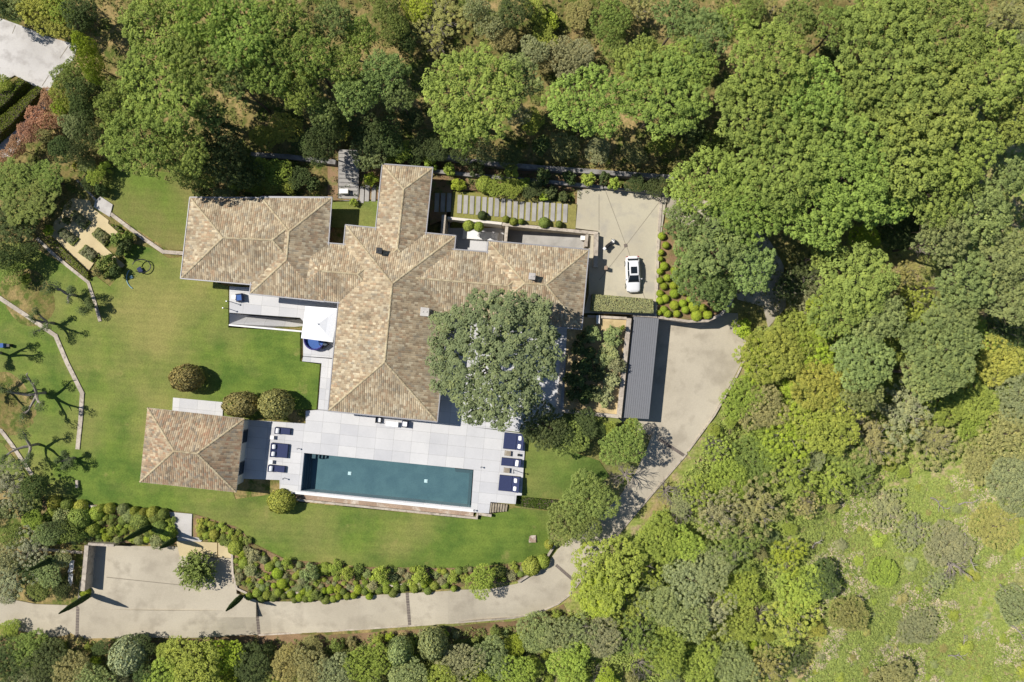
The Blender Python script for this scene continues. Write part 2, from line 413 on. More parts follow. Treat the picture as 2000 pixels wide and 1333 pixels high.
# ------------------------------------------------------------------ ground
PADS = [([(640,290),(1320,350),(1310,385),(1290,470),(1284,620),(1235,620),(1215,825),(1080,815),(1030,850),(1022,972),(1010,990),(958,1008),(930,1012),(570,975),(540,965),(470,960),(480,820),(338,805),(338,775),(440,782),(600,800),(628,700),(585,700),(585,650),(445,636),(445,565),(350,545),(365,380),(640,380)], -.35),
        ([(445,605),(600,612),(665,640),(660,712),(585,705),(585,650),(445,638)], -3.6),
        ([(865,425),(1170,450),(1165,525),(1150,500),(865,500)], -2.9),
        ([(1200,615),(1425,600),(1478,640),(1440,720),(1395,810),(1340,890),(1270,850),(1200,830)], -3.1),
        ([(160,1058),(470,1085),(475,1165),(505,1172),(505,1200),(160,1200)], -2.05),
        ([(570,870),(940,905),(932,1010),(570,978)], -2.3)]
def build_ground():
    def axis(lo, hi, out, step):
        a = list(np.arange(lo, hi+1e-6, step)); l = []; r = []; d = step; x = lo
        while x > -out: d *= 1.35; x -= d; l.append(x)
        d = step; x = a[-1]
        while x < out: d *= 1.35; x += d; r.append(x)
        return np.array(l[::-1]+a+r)
    X = axis(-72, 72, 420, 1.0); Y = axis(-50, 50, 420, 1.0)
    xx, yy = np.meshgrid(X, Y); z = G(xx, yy)
    z += .22*np.sin(xx*.31+yy*.17)*np.sin(yy*.27-xx*.11)*np.clip((np.hypot(xx, yy)-45)/30, 0, 1)
    pads = [([ (V(px,py,0).x, V(px,py,0).y) for px, py in p], h) for p, h in PADS]
    for p, h in pads:
        bx = [q[0] for q in p]; by = [q[1] for q in p]
        sel = np.argwhere((xx > min(bx)) & (xx < max(bx)) & (yy > min(by)) & (yy < max(by)))
        for i, j in sel:
            if z[i,j] > h and pt_in(p, xx[i,j], yy[i,j]): z[i,j] = h
    ny, nx = xx.shape
    vs = np.stack([xx.ravel(), yy.ravel(), z.ravel()], 1)
    idx = np.arange(nx*ny).reshape(ny, nx)
    q = np.stack([idx[:-1,:-1], idx[:-1,1:], idx[1:,1:], idx[1:,:-1]], -1).reshape(-1, 4)
    me = bpy.data.meshes.new('ground'); me.from_pydata(vs.tolist(), [], q.tolist()); me.update()
    me.polygons.foreach_set('use_smooth', [True]*len(me.polygons))
    o = link_mesh('ground', me, M['ground']); o['kind'] = 'structure'
build_ground()

# lawns
drape('lawn', [(-80,470),(60,478),(92,500),(175,545),(188,540),(215,560),(250,520),(232,470),(300,486),(330,505),(380,500),(380,540),(446,560),(446,640),(586,648),(586,706),(625,712),(618,800),(560,800),(470,830),(310,825),(300,930),(450,945),(460,975),(545,964),(570,980),(928,1015),(960,1005),(1006,992),(1095,1000),(1072,1030),(1078,1078),(1035,1096),(920,1108),(800,1110),(700,1106),(560,1092),(495,1060),(465,1030),(380,1003),(330,996),(210,988),(90,975),(62,935),(20,860),(-80,860)], M['lawn'])
drape('west_lawn', [(203,330),(240,325),(385,345),(376,400),(360,490),(330,487),(300,470),(218,414),(192,392)], M['lawn_dry'])
drape('east_lawn', [(1026,846),(1060,845),(1110,880),(1170,900),(1190,930),(1120,985),(1094,975),(1012,970)], M['lawn_rich'], .07)
drape('lower_lawn', [(-80,862),(5,866),(55,930),(85,985),(60,1050),(-80,1060)], M['lawn_rich'], .03)
slab('lawn_patch', [(650,395,.06),(745,392,.06),(738,448,.06),(640,444,.06)], M['lawn_rich'], -1)
slab('grass_strip', [(884,374,.05),(1030,384,.05),(1128,400,.05),(1124,448,.05),(880,424,.05)], M['strip_grass'], -1)
slab('planting_bed', [(640,288,0),(740,296,0),(960,322,0),(1130,338,0),(1190,362,0),(1124,398,0),(1124,372,0),(884,372,0),(870,428,0),(840,440,0),(835,320,0),(745,318,0),(745,390,0),(640,392,0)], M['soil'], -1)
slab('planting_bed', [(745,318,0),(835,318,0),(835,500,0),(730,500,0)], M['soil'], -1)
slab('planting_bed', [(372,392,0),(650,392,0),(650,480,0),(600,480,0)], M['soil'], -1)
slab('planting_bed', [(1030,800,-.02),(1200,812,-.02),(1215,824,-.02),(1165,850,-.02),(1060,850,-.02),(1028,846,-.02),(1000,844,-.02)], M['lawn_rich'], -3.3)
# beds south of the lawn (sloping down to the drive)
drape('planting_bed', [(85,978),(330,998),(345,1000),(345,1062),(165,1062),(100,1060),(80,1010)], M['soil'], .06)
drape('planting_bed', [(378,1004),(465,1030),(495,1062),(560,1094),(700,1108),(920,1110),(1035,1098),(1072,1080),(1062,1105),(1010,1136),(900,1146),(700,1158),(600,1170),(520,1170),(475,1163),(455,1135),(452,1062),(378,1054)], M['soil'], .05)
drape('roadside_bed', [(-40,1240),(150,1258),(300,1252),(650,1240),(800,1230),(1000,1214),(1060,1202),(1100,1180),(1110,1200),(1060,1235),(800,1262),(300,1290),(-40,1290)], M['soil'], .04)

# the drive, parking court and lower court
road_s = [(-80,1196),(0,1218),(40,1232),(90,1243),(150,1247),(300,1245),(500,1240),(650,1232),(800,1222),(900,1215),(1000,1207),(1050,1197),(1090,1178),(1115,1158),(1150,1110),(1200,1050),(1250,990),(1310,920),(1340,885)]
road_n = [(1275,845),(1262,880),(1240,925),(1210,970),(1180,1000),(1130,1040),(1090,1072),(1065,1105),(1040,1124),(1010,1140),(960,1150),(900,1152),(830,1157),(760,1160),(700,1165),(650,1172),(600,1175),(520,1175),(470,1168)]
drape('driveway', road_s + road_n + [(440,1192),(180,1190),(130,1182),(70,1180),(30,1172),(0,1163),(-80,1150)], M['concrete'], .09)
slab('parking_court', [(165,1066,-1.58),(350,1068,-1.58),(352,1085,-1.58),(458,1092,-1.58),(462,1160,-1.6),(500,1172,-1.62),(500,1206,-1.70),(170,1206,-1.68),(150,1182,-1.66)], M['concrete'], -3)
slab('lower_court', [(1205,615,-2.8),(1425,598,-2.8),(1445,585,-2.8),(1500,590,-2.7),(1478,645,-2.8),(1462,680,-2.8),(1435,735,-2.8),(1395,808,-2.8),(1345,880,-2.72),(1336,892,-2.7),(1280,858,-2.7),(1270,850,-2.74),(1205,845,-2.8)], M['concrete'], -4.5)
drape('driveway_ramp', [(1490,600),(1440,585),(1420,520),(1370,450),(1300,425),(1305,385),(1400,395),(1490,450),(1530,520),(1535,600),(1500,640)], M['concrete'], .12)
slab('upper_court', [(1128,372,.05),(1180,366,.05),(1306,380,.05),(1300,400,.05),(1290,470,.05),(1281,616,.05),(1150,612,.05),(1150,460,.05),(1170,452,.05),(1124,446,.05)], M['court'], -3)
slab('court_strip', [(1150,575,.09),(1165,577,.09),(1160,612,.09),(1140,612,.09)], M['court'], -3)
# neighbour's drive
drape('driveway', [(-60,20),(0,36),(45,52),(60,58),(105,76),(152,88),(145,118),(112,148),(96,180),(60,165),(30,148),(0,165),(-60,185)], M['pale_concrete'], .1)
drape('driveway', [(-60,250),(0,268),(30,240),(75,175),(95,182),(88,215),(60,245),(40,280),(20,310),(0,312),(-60,330)], M['pale_concrete'], .08)
# parterre gravel
drape('gravel_garden', [(97,457),(108,432),(122,420),(126,402),(142,388),(176,392),(182,407),(213,431),(212,437),(231,454),(220,464),(204,482),(244,518),(238,524),(194,499),(181,519),(172,532)], M['gravel'], .10)
drape('gravel_path', [(345,1056),(425,1060),(425,1088),(352,1086)], M['gravel'], .14)
drape('gravel_path', [(427,1060),(456,1063),(454,1090),(427,1088)], M['gravel'], .14)
drape('stone_path', [(332,1000),(376,1004),(375,1048),(398,1052),(390,1062),(345,1058)], M['pale_concrete'], .12)

# paved terraces
slab('terrace', [(448,560,.12),(560,566,.12),(672,580,.12),(668,660,.12),(655,700,.12),(592,696,.12),(592,628,.12),(586,621,.12),(448,611,.12)], M['paving'], -3.9)
slab('terrace', [(592,697,.10),(656,702,.10),(645,802,.10),(621,800,.10),(628,710,.10),(590,706,.10)], M['paving'], -1)
slab('terrace', [(338,777,.1),(436,786,.1),(434,822,.1),(336,812,.1)], M['paving'], -1)
slab('terrace', [(880,560,.08),(1110,580,.08),(1100,812,.08),(1028,846,.08),(960,838,.08),(840,826,.08),(845,650,.08)], M['paving'], -1)
def holed_terrace():
    outer = [(440,818),(597,828),(597,803),(622,801),(646,803),(853,825),(950,838),(1027,848),(1019,968),(1009,968),(1007,985),(958,981),(955,1003),(924,1001),(576,965),(546,964),(546,938),(430,934)]
    hole = [(594,885),(925,918),(920,992),(587,959)]
    z = .09
    o3 = [V(x,y,z) for x,y in outer][::-1]; h3 = [V(x,y,z) for x,y in hole]
    allp = o3 + h3; tris = tessellate_polygon([o3, h3])
    mb = MB(); fs = []
    for t in tris:
        a,b,c = (allp[i] for i in t); cr = (b.x-a.x)*(c.y-a.y)-(b.y-a.y)*(c.x-a.x)
        fs.append(tuple(t) if cr > 0 else tuple(reversed(t)))
    n = len(allp); bot = [Vector((p.x,p.y,-1.9)) for p in allp]; no = len(o3)
    for i in range(no): j = (i+1)%no; fs.append((i, i+n, j+n, j))
    for i in range(4): j = (i+1)%4; fs.append((no+i, no+i+n, no+j+n, no+j))
    mb.add(allp+bot, fs); o = mb.build('terrace', M['paving'], None); o['kind'] = 'structure'
holed_terrace()

# ------------------------------------------------------------------ swimming pool
pool = empty('swimming_pool', V(757,938,0)); tag(pool, 'long rectangular pool of dark teal water set in pale paving', 'swimming pool')
def sub(mb, name, mat, par, smooth=False):
    """build in world coordinates, then hang under par keeping place"""
    o = mb.build(name, mat, None, smooth); o.parent = par
    o.matrix_parent_inverse = Matrix.Translation(-Vector(par.location)) if par.rotation_euler.z == 0 else (Matrix.LocRotScale(par.location, par.rotation_euler, par.scale)).inverted()
    return o
ph = [(594,885),(925,918),(920,992),(587,959)]
mb = MB(); r1 = [V(x,y,.05) for x,y in ph]
cen = sum((p for p in r1), Vector())/4
r0 = [cen+(p-cen)*.9995 for p in r1]
b1 = [Vector((p.x,p.y,-1.55)) for p in r0]
for i in range(4): j = (i+1)%4; mb.quad(r0[i], r0[j], b1[j], b1[i])
mb.quad(*b1); sub(mb, 'lining', M['pool'], pool)
mb = MB(); mb.quad(*[Vector((p.x,p.y,-.10)) for p in [cen+(q-cen)*.999 for q in r1]]); wo = sub(mb, 'water', M['water'], pool)
mb = MB()
for k in range(3):
    a = 587.6+k*9; z = -.45-.35*k
    pts = [(594.5+k*5,886),(594.5+k*5+5,886.5),(587.8+k*5+5,959),(587.8+k*5,958.6)]
    mb.prism([V(x,y,z) for x,y in pts], -1.54)
for k in range(4):
    x0 = 610+k*7; mb.prism([V(x0,887.3+k*.8,-.5-.25*k), V(x0+7,888+k*.8,-.5-.25*k), V(x0+6,896,-.5-.25*k), V(x0-1,895.5,-.5-.25*k)], -1.54)
sub(mb, 'pool_steps', M['pool_step'], pool)
mb = MB(); mb.prism([V(888,915.5,-.6),V(924,919,-.6),V(923,925,-.6),V(890,922,-.6)], -1.54); mb.prism([V(917,925,-.9),V(923,925,-.9),V(918,991,-.9),V(912,990.5,-.9)], -1.54)
sub(mb, 'pool_bench', M['pool_step'], pool)
for x, y in ((683,925),(832,940)):
    mb = MB(); mb.box(V(x,y,-1.52), (.42,.42,.05), -AX, .02); mb.cyl(V(x,y,-1.49), .15, .05, 12); sub(mb, 'floor_inlet', M['white'], pool)
mb = MB()
for a, b in (((576,960),(926,996)),):
    q = ribbon([(576,962.5),(926,998.5)], 4.5); mb.prism([V(x,y,.13) for x,y in q], -1.9)
sub(mb, 'coping', M['whitepaint'], pool)
mb = MB(); mb.prism([V(x,y,-.75) for x,y in ((577,964),(925,1000),(924,1012),(576,974))], -2.0); sub(mb, 'overflow_trough', M['trough'], pool)
mb = MB(); q = ribbon([(572,976),(933,1013)], 4); mb.prism([V(x,y,-.45) for x,y in q], -2.0)
q = ribbon([(933,1001),(931,1011)], 4); mb.prism([V(x,y,-.452) for x,y in q], -2.0); sub(mb, 'trough_wall', M['stone'], pool)

st = empty('garden_steps', V(972,992,0)); tag(st, 'wooden steps of seven treads at the lower right corner of the pool terrace', 'steps')
for k in range(7):
    x = 956.5+k*5.1; z = .02-.12*k; mb = MB()
    mb.prism([V(x,982.5+k*.5,z),V(x+4.4,983+k*.5,z),V(x+2.4,1002+k*.2-k*.6,z),V(x-2,1001.5-k*.4,z)], z-.09); sub(mb, 'tread', M['wood'], st)
mb = MB(); mb.prism([V(x,y,z) for x,y,z in ((957,984,-.1),(991,987,-.95),(988,998,-.95),(955,1000,-.1))], -1.6); sub(mb, 'stringer', M['dark'], st)
wall_line('retaining_wall', [(935,1004),(960,1008)], 5, ('abs',-.35), ('abs',-1.8), M['stone'], 'short stone wall stub at the foot of the wooden pool steps')

# ------------------------------------------------------------------ houses
def hip_block(par, corners, ez, tan, mat, inset, idx, skip=(), ridge_r=.125, walls=True, gut=True):
    """corners NW, NE, SE, SW in px at eave height ez"""
    c = [V(x, y, ez) for x, y in corners]                      # NW NE SE SW
    ew = ((c[1]-c[0]).length + (c[2]-c[3]).length)/2; ns = ((c[3]-c[0]).length + (c[2]-c[1]).length)/2
    if ew >= ns:
        wm, em = (c[0]+c[3])/2, (c[1]+c[2])/2; hw = ns/2; d = (em-wm).normalized()
        a, b = wm+d*hw, em-d*hw
        a.z = b.z = ez+hw*tan
        faces = [[c[3],c[2],b,a],[c[2],c[1],b],[c[1],c[0],a,b],[c[0],c[3],a]]
        hips = [(c[0],a),(c[3],a),(c[1],b),(c[2],b),(a,b)]
    else:
        nm, sm = (c[0]+c[1])/2, (c[3]+c[2])/2; hw = ew/2; d = (sm-nm).normalized()
        a, b = nm+d*hw, sm-d*hw
        a.z = b.z = ez+hw*tan
        faces = [[c[0],c[3],b,a],[c[3],c[2],b],[c[2],c[1],a,b],[c[1],c[0],a]]
        hips = [(c[0],a),(c[1],a),(c[3],b),(c[2],b),(a,b)]
    vs, fs, uv = [], [], []
    for f in faces:
        e = (f[1]-f[0]); u = e.normalized(); n = e.cross(f[2]-f[0]).normalized(); v = n.cross(u)
        if n.z < 0: f = f[::-1]
        k = len(vs); vs += f; fs.append(list(range(k, k+len(f))))
        for p in f: uv.append(((p-faces[0][0]).dot(u)+idx*7.3, (p-c[0]).dot(v)))
    me = mesh_from('roof', vs, fs, uv)
    roof = link_mesh('roof', me, mat); roof.parent = par; roof.matrix_parent_inverse = Matrix.Translation(-Vector(par.location))
    # ridge and hip tiles
    mb = MB()
    for hi, (p, q) in enumerate(hips):
        if hi in skip: continue
        L = (q-p).length; d = (q-p)/L; s = d.cross(Vector((0,0,1))).normalized(); up = s.cross(d)
        n = max(2, int(L/.42))
        for i in range(n):
            t0, t1 = p+d*(L*i/n), p+d*(L*(i+1)/n+.03); R0, R1 = ridge_r*1.15*(1+.1*((i*7)%3-1)), ridge_r*.9
            rings = []
            for t, R in ((t0,R0),(t1,R1)):
                rings.append([t - up*.05 + s*math.cos(a)*R + up*math.sin(a)*R*.8 for a in [math.pi*j/5 for j in range(6)]])
            mb.loft(rings)
    o = mb.build('ridge_tiles', M['ridge']); o.parent = roof
    ctr = sum(c, Vector())/4
    def ins(k, z): 
        r = []
        for i in range(4):
            p = c[i]; q = c[(i+1)%4]; s = c[i-1]
            r.append(Vector((*(p + (q-p).normalized()*k + (s-p).normalized()*k).xy, z)))
        return r
    mb = MB(); o1 = ins(-.01, ez-.012); mb.prism(o1, ez-.14); sub(mb, 'fascia', M['render'], par)
    if gut:
        mb = MB()
        o2 = ins(-.09, ez-.02)
        for i in range(4): mb.tube([o2[i], o2[(i+1)%4]], .075, 6)
        sub(mb, 'gutter', M['zinc'], par)
    if walls:
        mb = MB(); mb.prism(ins(inset, ez-.13), -.3); sub(mb, 'wall', M['render'], par)
        wp = ins(inset, 0)
        for i in range(4):
            p, q = wp[i], wp[(i+1)%4]; L = (q-p).length; d = (q-p)/L; nrm = Vector((d.y,-d.x,0))
            if nrm.dot(p-ctr) < 0: nrm = -nrm
            k = int(L/3.2); rz = math.atan2(d.y, d.x)
            for j in range(k):
                cc = p+d*(L*(j+.5)/k)+nrm*.02+Vector((0,0,1.25))
                if any(pt_in([(w_.x, w_.y) for w_ in o], (cc+nrm*.3).x, (cc+nrm*.3).y) for o in par_foot[par.name] if o is not None and o != wp): continue
                mb = MB(); mb.box(cc, (1.6,.10,2.2), rz); fo = sub(mb, 'window', M['frame'], par)
                mb = MB(); mb.box(cc+nrm*.04, (1.42,.06,2.02), rz)
                g_ = mb.build('pane', M['glass']); g_.parent = fo
        par_foot[par.name].append(wp)
    return hips
par_foot = {'villa': [], 'pool_house': []}
villa = empty('villa', V(760,600,0)); tag(villa, 'large villa with brown tiled hipped roofs joined around a long main wing', 'villa')
EZ, TAN = 3.2, .33
blocks = [
 ([(676,441),(889,462),(853,823),(642,802)], 0.00),            # main wing
 ([(372,387),(632,388.5),(618,566),(354,543)], .015),             # far west block
 ([(510,386),(647,387),(632,588),(489,573)], .03),              # west cross block
 ([(585,472),(765,486),(752,600),(560,580)], .012),            # link to the main wing
 ([(748,322),(844,329),(822,540),(726,532)], .02),              # north wing
 ([(760,478),(1062,503),(1047,628),(748,602)], .024),             # east link
 ([(955,472),(1149,489),(1135,642),(940,626)], .036)]           # east block
for i, (cn, dz) in enumerate(blocks):
    hip_block(villa, cn, EZ+dz, TAN, M['tile'], .62+.03*i, i, skip={2:(3,),3:(0,1)}.get(i,()))
poolh = empty('pool_house', V(372,882,0)); tag(poolh, 'small square pool house under one reddish tiled hip roof', 'pool house')
hip_block(poolh, [(288,797),(477,818),(461,962),(273,942)], 3.0, .36, M['tile2'], .5, 9, gut=False)
# chimneys
def chimney(px, py, z, s, h, mat, capm, name='chimney'):
    mb = MB(); c = V(px, py, z+h/2); mb.box(c, (s,s,h), -AX, .03); o = sub(mb, name, mat, villa)
    mb = MB(); mb.box(c+Vector((0,0,h/2+.05)), (s+.14,s+.14,.09), -AX, .02)
    for k in (-1,1): mb.box(c+Vector((k*s*.25,0,h/2+.12)), (.14,.14,.07), -AX)
    p = mb.build('chimney_cap', capm); p.parent = o
chimney(831,610,4.0,.85,1.3,M['render'],M['pale_concrete'])
chimney(1039,541,4.6,.62,1.0,M['render'],M['pale_concrete'])
chimney(742,491,4.2,.55,.75,M['dark'],M['dark'],'vent')

# sunken light wells and ramp beside the house
slab('ramp', [(448,612,.05),(490,616,-2.2),(592,624,-3.4),(600,640,-3.4),(600,656,-3.4),(490,645,-2.2),(448,633,.03)], M['paving'], -3.8)
wall_line('ramp_wall', [(447,635),(592,648)], 3, ('abs',.16), ('abs',-2.9), M['whitepaint'], 'slim white wall between the west ramp and the lawn')
slab('sunken_court', [(868,428,-2.4),(985,440,-2.4),(980,500,-2.4),(868,500,-2.4)], M['paving'], -3.3)
slab('sunken_ramp', [(985,440,-2.4),(1165,455,-1.0),(1162,520,-1.0),(1150,500,-1.6),(985,500,-2.4)], M['slab'], -3.3)
wall_line('garden_wall', [(874,426),(980,437)], 5, ('abs',.35), ('abs',-3), M['render'], 'pale wall above the sunken court, below the stepping slabs')
wall_line('garden_wall', [(981,438),(1168,456)], 6, ('abs',.36), ('abs',-3), M['stone'], 'long stone coping wall beside the sunken garage ramp')
wall_line('garden_wall', [(867,420),(864,460)], 8, ('abs',1.2), ('abs',-3), M['stone'], 'upright stone wall at the left end of the sunken court')
wall_line('garden_wall', [(990,441),(987,473)], 6, ('abs',.2), ('abs',-3), M['stone'], 'short wall dividing the sunken court from the garage ramp')
wall_line('garden_wall', [(1165,457),(1163,522)], 8, ('abs',1.0), ('abs',-3), M['stone'], 'thick pale wall at the right end of the garage ramp')
wall_line('garden_wall', [(1147,458),(1145,482)], 5, ('abs',.5), ('abs',-3), M['stone'], 'small stub wall beside the yellow bin at the ramp end')
slab('court_bench', [(905,450,-1.9),(974,455,-1.9),(971,470,-1.9),(903,466,-1.9)], M['whitepaint'], -2.5, kind=None, label='white stone platform in the sunken court behind the villa', cat='platform')

# ------------------------------------------------------------------ planted roof terrace, carport, court walls
gar = empty('garage_terrace', V(1160,720,0)); tag(gar, 'garage block with a gravel roof terrace beside the grey carport', 'garage')
mb = MB(); mb.prism([V(x,y,.0) for x,y in ((1108,618),(1232,622),(1213,818),(1087,803),(1100,690))], -3); sub(mb, 'roof_terrace', M['sand'], gar)
for pts, wd, zt in (([(1229,622),(1209,816)],9,.42),([(1090,802),(1208,814)],7,.45),([(1101,690),(1090,800)],7,.44),([(1148,618),(1224,622)],5,.3)):
    mb = MB(); q = ribbon(pts, wd); mb.prism([V(x,y,zt) for x,y in q], -3.05 if wd > 6 else -.2); sub(mb, 'parapet', M['stone'], gar)
car = empty('carport', V(1252,718,-2.8)); tag(car, 'long carport with a flat dark grey metal roof beside the lower court', 'carport')
cq = [(1238,618),(1287,620),(1267,819),(1217,816)]
mb = MB(); mb.prism([V(x,y,-.10) for x,y in cq], -.28); sub(mb, 'roof', plain('carport_metal', lin(122,123,127), .6, 0, 3, .04), car)
mb = MB()
for k in range(1, 12):
    t = k/12; a = V(cq[0][0]*(1-t)+cq[1][0]*t, cq[0][1]*(1-t)+cq[1][1]*t, -.08); b = V(cq[3][0]*(1-t)+cq[2][0]*t, cq[3][1]*(1-t)+cq[2][1]*t, -.08)
    mb.tube([a+(b-a)*.005, b+(a-b)*.005], .014, 4)
sub(mb, 'seams', plain('carport_seam', lin(110,111,115), .6, 0), car)
for x, y in ((1284,624),(1277,690),(1271,755),(1265,815)):
    p = V(x,y,-.2); mb = MB(); mb.box((p.x-.15,p.y,-1.53), (.14,.14,2.54), 0, .01); sub(mb, 'post', M['dark'], car)
# retaining walls
wall_line('retaining_wall', [(1288,380),(1291,400),(1286,470),(1281,618)], 5, ('abs',.16), ('abs',-3), M['stone'], 'low pale kerb wall along the right side of the upper court')
slab('planting_bed', [(1290,440,-.06),(1340,420,-.3),(1420,470,-.5),(1440,560,-.5),(1424,595,-.4),(1404,612,-.3),(1370,626,-.15),(1285,622,-.06)], M['soil'], -3.2)
wall_line('retaining_wall', [(1286,620),(1345,628),(1382,627),(1408,615),(1426,594),(1436,570)], 5, ('abs',.05), ('abs',-3.2), M['stone'], 'curved pale retaining wall below the bed of lime green balls')
wall_line('retaining_wall', [(1236,616),(1284,619)], 4, ('abs',.12), ('abs',-3), M['stone'], 'short wall between the upper court and the carport roof')
wall_line('retaining_wall', [(169,1066),(166,1100),(161,1155)], 8, ('abs',.0), ('abs',-2.2), M['stone'], 'upright stone retaining wall on the left of the parking court')
wall_line('retaining_wall', [(172,1063),(222,1066)], 5, ('abs',-.02), ('abs',-2.2), M['stone'], 'short stone wall above the left end of the parking court')
wall_line('kerb_wall', [(452,1062),(454,1120),(462,1150),(490,1163),(540,1161),(640,1155),(760,1145),(830,1140),(860,1136)], 4, .25, -.6, M['stone'], 'curving pale low wall through the shrub border above the drive')
wall_line('kerb_wall', [(1012,1138),(1040,1120),(1062,1100),(1086,1062)], 3.5, .5, -.6, M['stone'], 'curved low wall where the drive bends below the south lawn')
wall_line('kerb', [(505,1241),(650,1233),(800,1223),(900,1216),(1000,1208),(1050,1198),(1090,1180),(1116,1160)], 3, .17, -.5, M['stone'], 'pale kerb along the outer edge of the straight lower drive', 'kerb')
wall_line('kerb', [(1118,1156),(1152,1111),(1202,1051),(1252,991),(1312,921),(1342,886)], 3, .17, -.5, M['stone'], 'pale kerb along the outer edge of the rising drive', 'kerb')
wall_line('kerb', [(1344,882),(1396,811),(1438,738),(1464,684)], 3, ('abs',-2.66), ('abs',-3.5), M['stone'], 'stone kerb along the right side of the lower court', 'kerb')
wall_line('terrace_wall', [(780,294),(860,305),(950,319),(1060,328),(1180,337),(1320,347)], 9, ('abs',1.0), ('abs',-1), M['greystone'], 'upper of two long grey stone walls behind the villa')
wall_line('terrace_wall', [(846,334),(920,342),(1010,350),(1090,357),(1178,366)], 7, ('abs',.55), ('abs',-1), M['greystone'], 'lower of two long grey stone walls behind the villa')
wall_line('terrace_wall', [(1180,366),(1306,379)], 4, ('abs',.7), ('abs',-1), M['greystone'], 'stone wall along the top of the upper court')
wall_line('terrace_wall', [(490,302),(560,306),(655,317)], 9, ('abs',.8), ('abs',-1), M['greystone'], 'shaded grey wall under the pines behind the west wing')
for pts, wd, lab in (
  ([(216,418),(245,440),(280,466),(318,492),(357,495)], 7, 'pale stone wall zigzagging from the gravel garden to the west wing'),
  ([(72,466),(100,493),(132,520),(172,552),(184,588),(195,628)], 6, 'pale stone wall along the lower side of the gravel garden'),
  ([(-30,565),(0,583),(50,616),(108,656),(131,710),(160,768),(157,820),(151,878)], 8, 'longest pale stone wall bending down the west lawn'),
  ([(-20,830),(2,842),(22,868),(42,898),(62,928)], 7, 'short pale stone wall at the left edge below the olive trees'),
  ([(150,352),(175,378),(190,395)], 4, 'thin shaded wall above the gravel garden')):
    wall_line('stone_wall', pts, wd, .16, -.5, M['stone'], lab)
slab('stone_platform', [(186,392,.2),(196,384,.2),(220,400,.2),(214,424,.2),(183,405,.2)], M['pale_concrete'], -.5, kind=None, label='pale stone platform at the top of the gravel garden', cat='platform')
wall_line('garden_wall', [(128,985),(330,1004)], 4, .35, -.5, M['stone'], 'long low wall behind the yellow clipped shrubs on the lawn edge')
wall_line('garden_wall', [(75,1073),(160,1080)], 5, .3, -.5, M['stone'], 'short pale wall beside the olive trees, left of the parking court')
# joints and drains
for a, b, lab in (((152,1178),(150,1246),'leftmost dark drain strip across the lower drive'),((500,1177),(506,1241),'dark drain strip across the drive below the cypress'),
    ((795,1158),(800,1222),'dark drain strip across the drive below the pool'),((1086,1104),(1119,1133),'dark drain strip across the drive bend'),((1287,858),(1336,890),'dark drain strip at the foot of the lower court')):
    mb = MB()
    n = 12
    for k in range(n):
        t0, t1 = k/n, (k+.9)/n
        q = ribbon([(a[0]+(b[0]-a[0])*t0, a[1]+(b[1]-a[1])*t0),(a[0]+(b[0]-a[0])*t1, a[1]+(b[1]-a[1])*t1)], 6)
        top = [VG(x,y,.11) for x,y in q]
        if 'lower court' in lab: top = [V(x,y,max(p.z+.03,-2.64)) for (x,y),p in zip(q,top)]
        mb.prism(top, min(p.z for p in top)-.3)
    tag(mb.build('drain_channel', M['drain'], None, fix=False), lab, 'drain', 'drain strips across the drive')
mb = MB()
for a, b in (((1183,374),(1222,478)),((1290,392),(1224,478)),((1222,482),(1170,548)),((1225,484),(1262,590)),((1170,380),(1170,450))):
    q = ribbon([a,b], 1.1); mb.prism([V(x,y,.058) for x,y in q], .02)
o = mb.build('court_joints', M['joint'], None, fix=False); o['kind'] = 'structure'
mb = MB()
for a, b in (((208,1128),(350,1143)),): 
    q = ribbon([a,b], 1.2); mb.prism([V(x,y,-1.572) for x,y in q], -1.7)
o = mb.build('parking_joint', M['joint'], None, fix=False); o['kind'] = 'structure'
mb = MB(); mb.box(V(1222,480,.075), (.4,.4,.05), .2); mb.box(V(1222,480,.095), (.3,.3,.02), .2); tag(mb.build('drain_cover', M['drain']), 'small square drain cover in the middle of the upper court', 'drain cover')
mb = MB(); p = VG(1040,1053,.07); mb.box(p, (.9,.9,.06), 0, .02); mb.box(p+Vector((0,0,.035)), (.75,.75,.02), 0); tag(mb.build('inspection_cover', M['trough']), 'square pinkish inspection cover in the south lawn', 'inspection cover')
mb = MB()
for a, b in (((30,50),(-5,145)),((133,90),(82,168))):
    q = ribbon([a,b], 1.4); mb.prism([VG(x,y,.115) for x,y in q], .2)
o = mb.build('drive_joints', M['joint'], None, fix=False); o['kind'] = 'structure'

# stepping slabs
def step_slab(px, py, w_, h_, label):
    mb = MB(); mb.box((0,0,0), (w_,h_,.10), 0, .015); o = mb.build('stepping_slab', M['slab'])
    o.location = V(px,py,.08); o.rotation_euler.z = -math.radians(2.5); tag(o, label, 'paving slab', 'stepping slabs behind the villa'); return o
ORD = ['first','second','third','fourth','fifth','sixth','seventh','eighth','ninth','tenth','eleventh','twelfth','thirteenth','fourteenth','fifteenth','sixteenth','seventeenth','eighteenth','nineteenth','twentieth','twenty-first','twenty-second']
for k in range(18):
    t = k/17; step_slab(897.5+k*12.15, 399+t*18+(3 if k in (9,10,11,12) else 0)-(2 if k in (14,) else 0), .52, 2.25, ORD[k]+' from the left of the long row of grey stepping slabs')
for k in range(4):
    step_slab([707,717,730,743][k], 380-[-1,2,2,0][k], .52, 2.0, ORD[k]+' from the left of the four slabs left of the north wing')
for k in range(3):
    step_slab(853+k*12, 396, .52, 2.3, ORD[k]+' from the left of three shaded slabs right of the north wing')
gs = empty('garden_stairs', V(680,340,0)); tag(gs, 'shaded grey garden stairs climbing from the lawn patch into the pines', 'stairs')
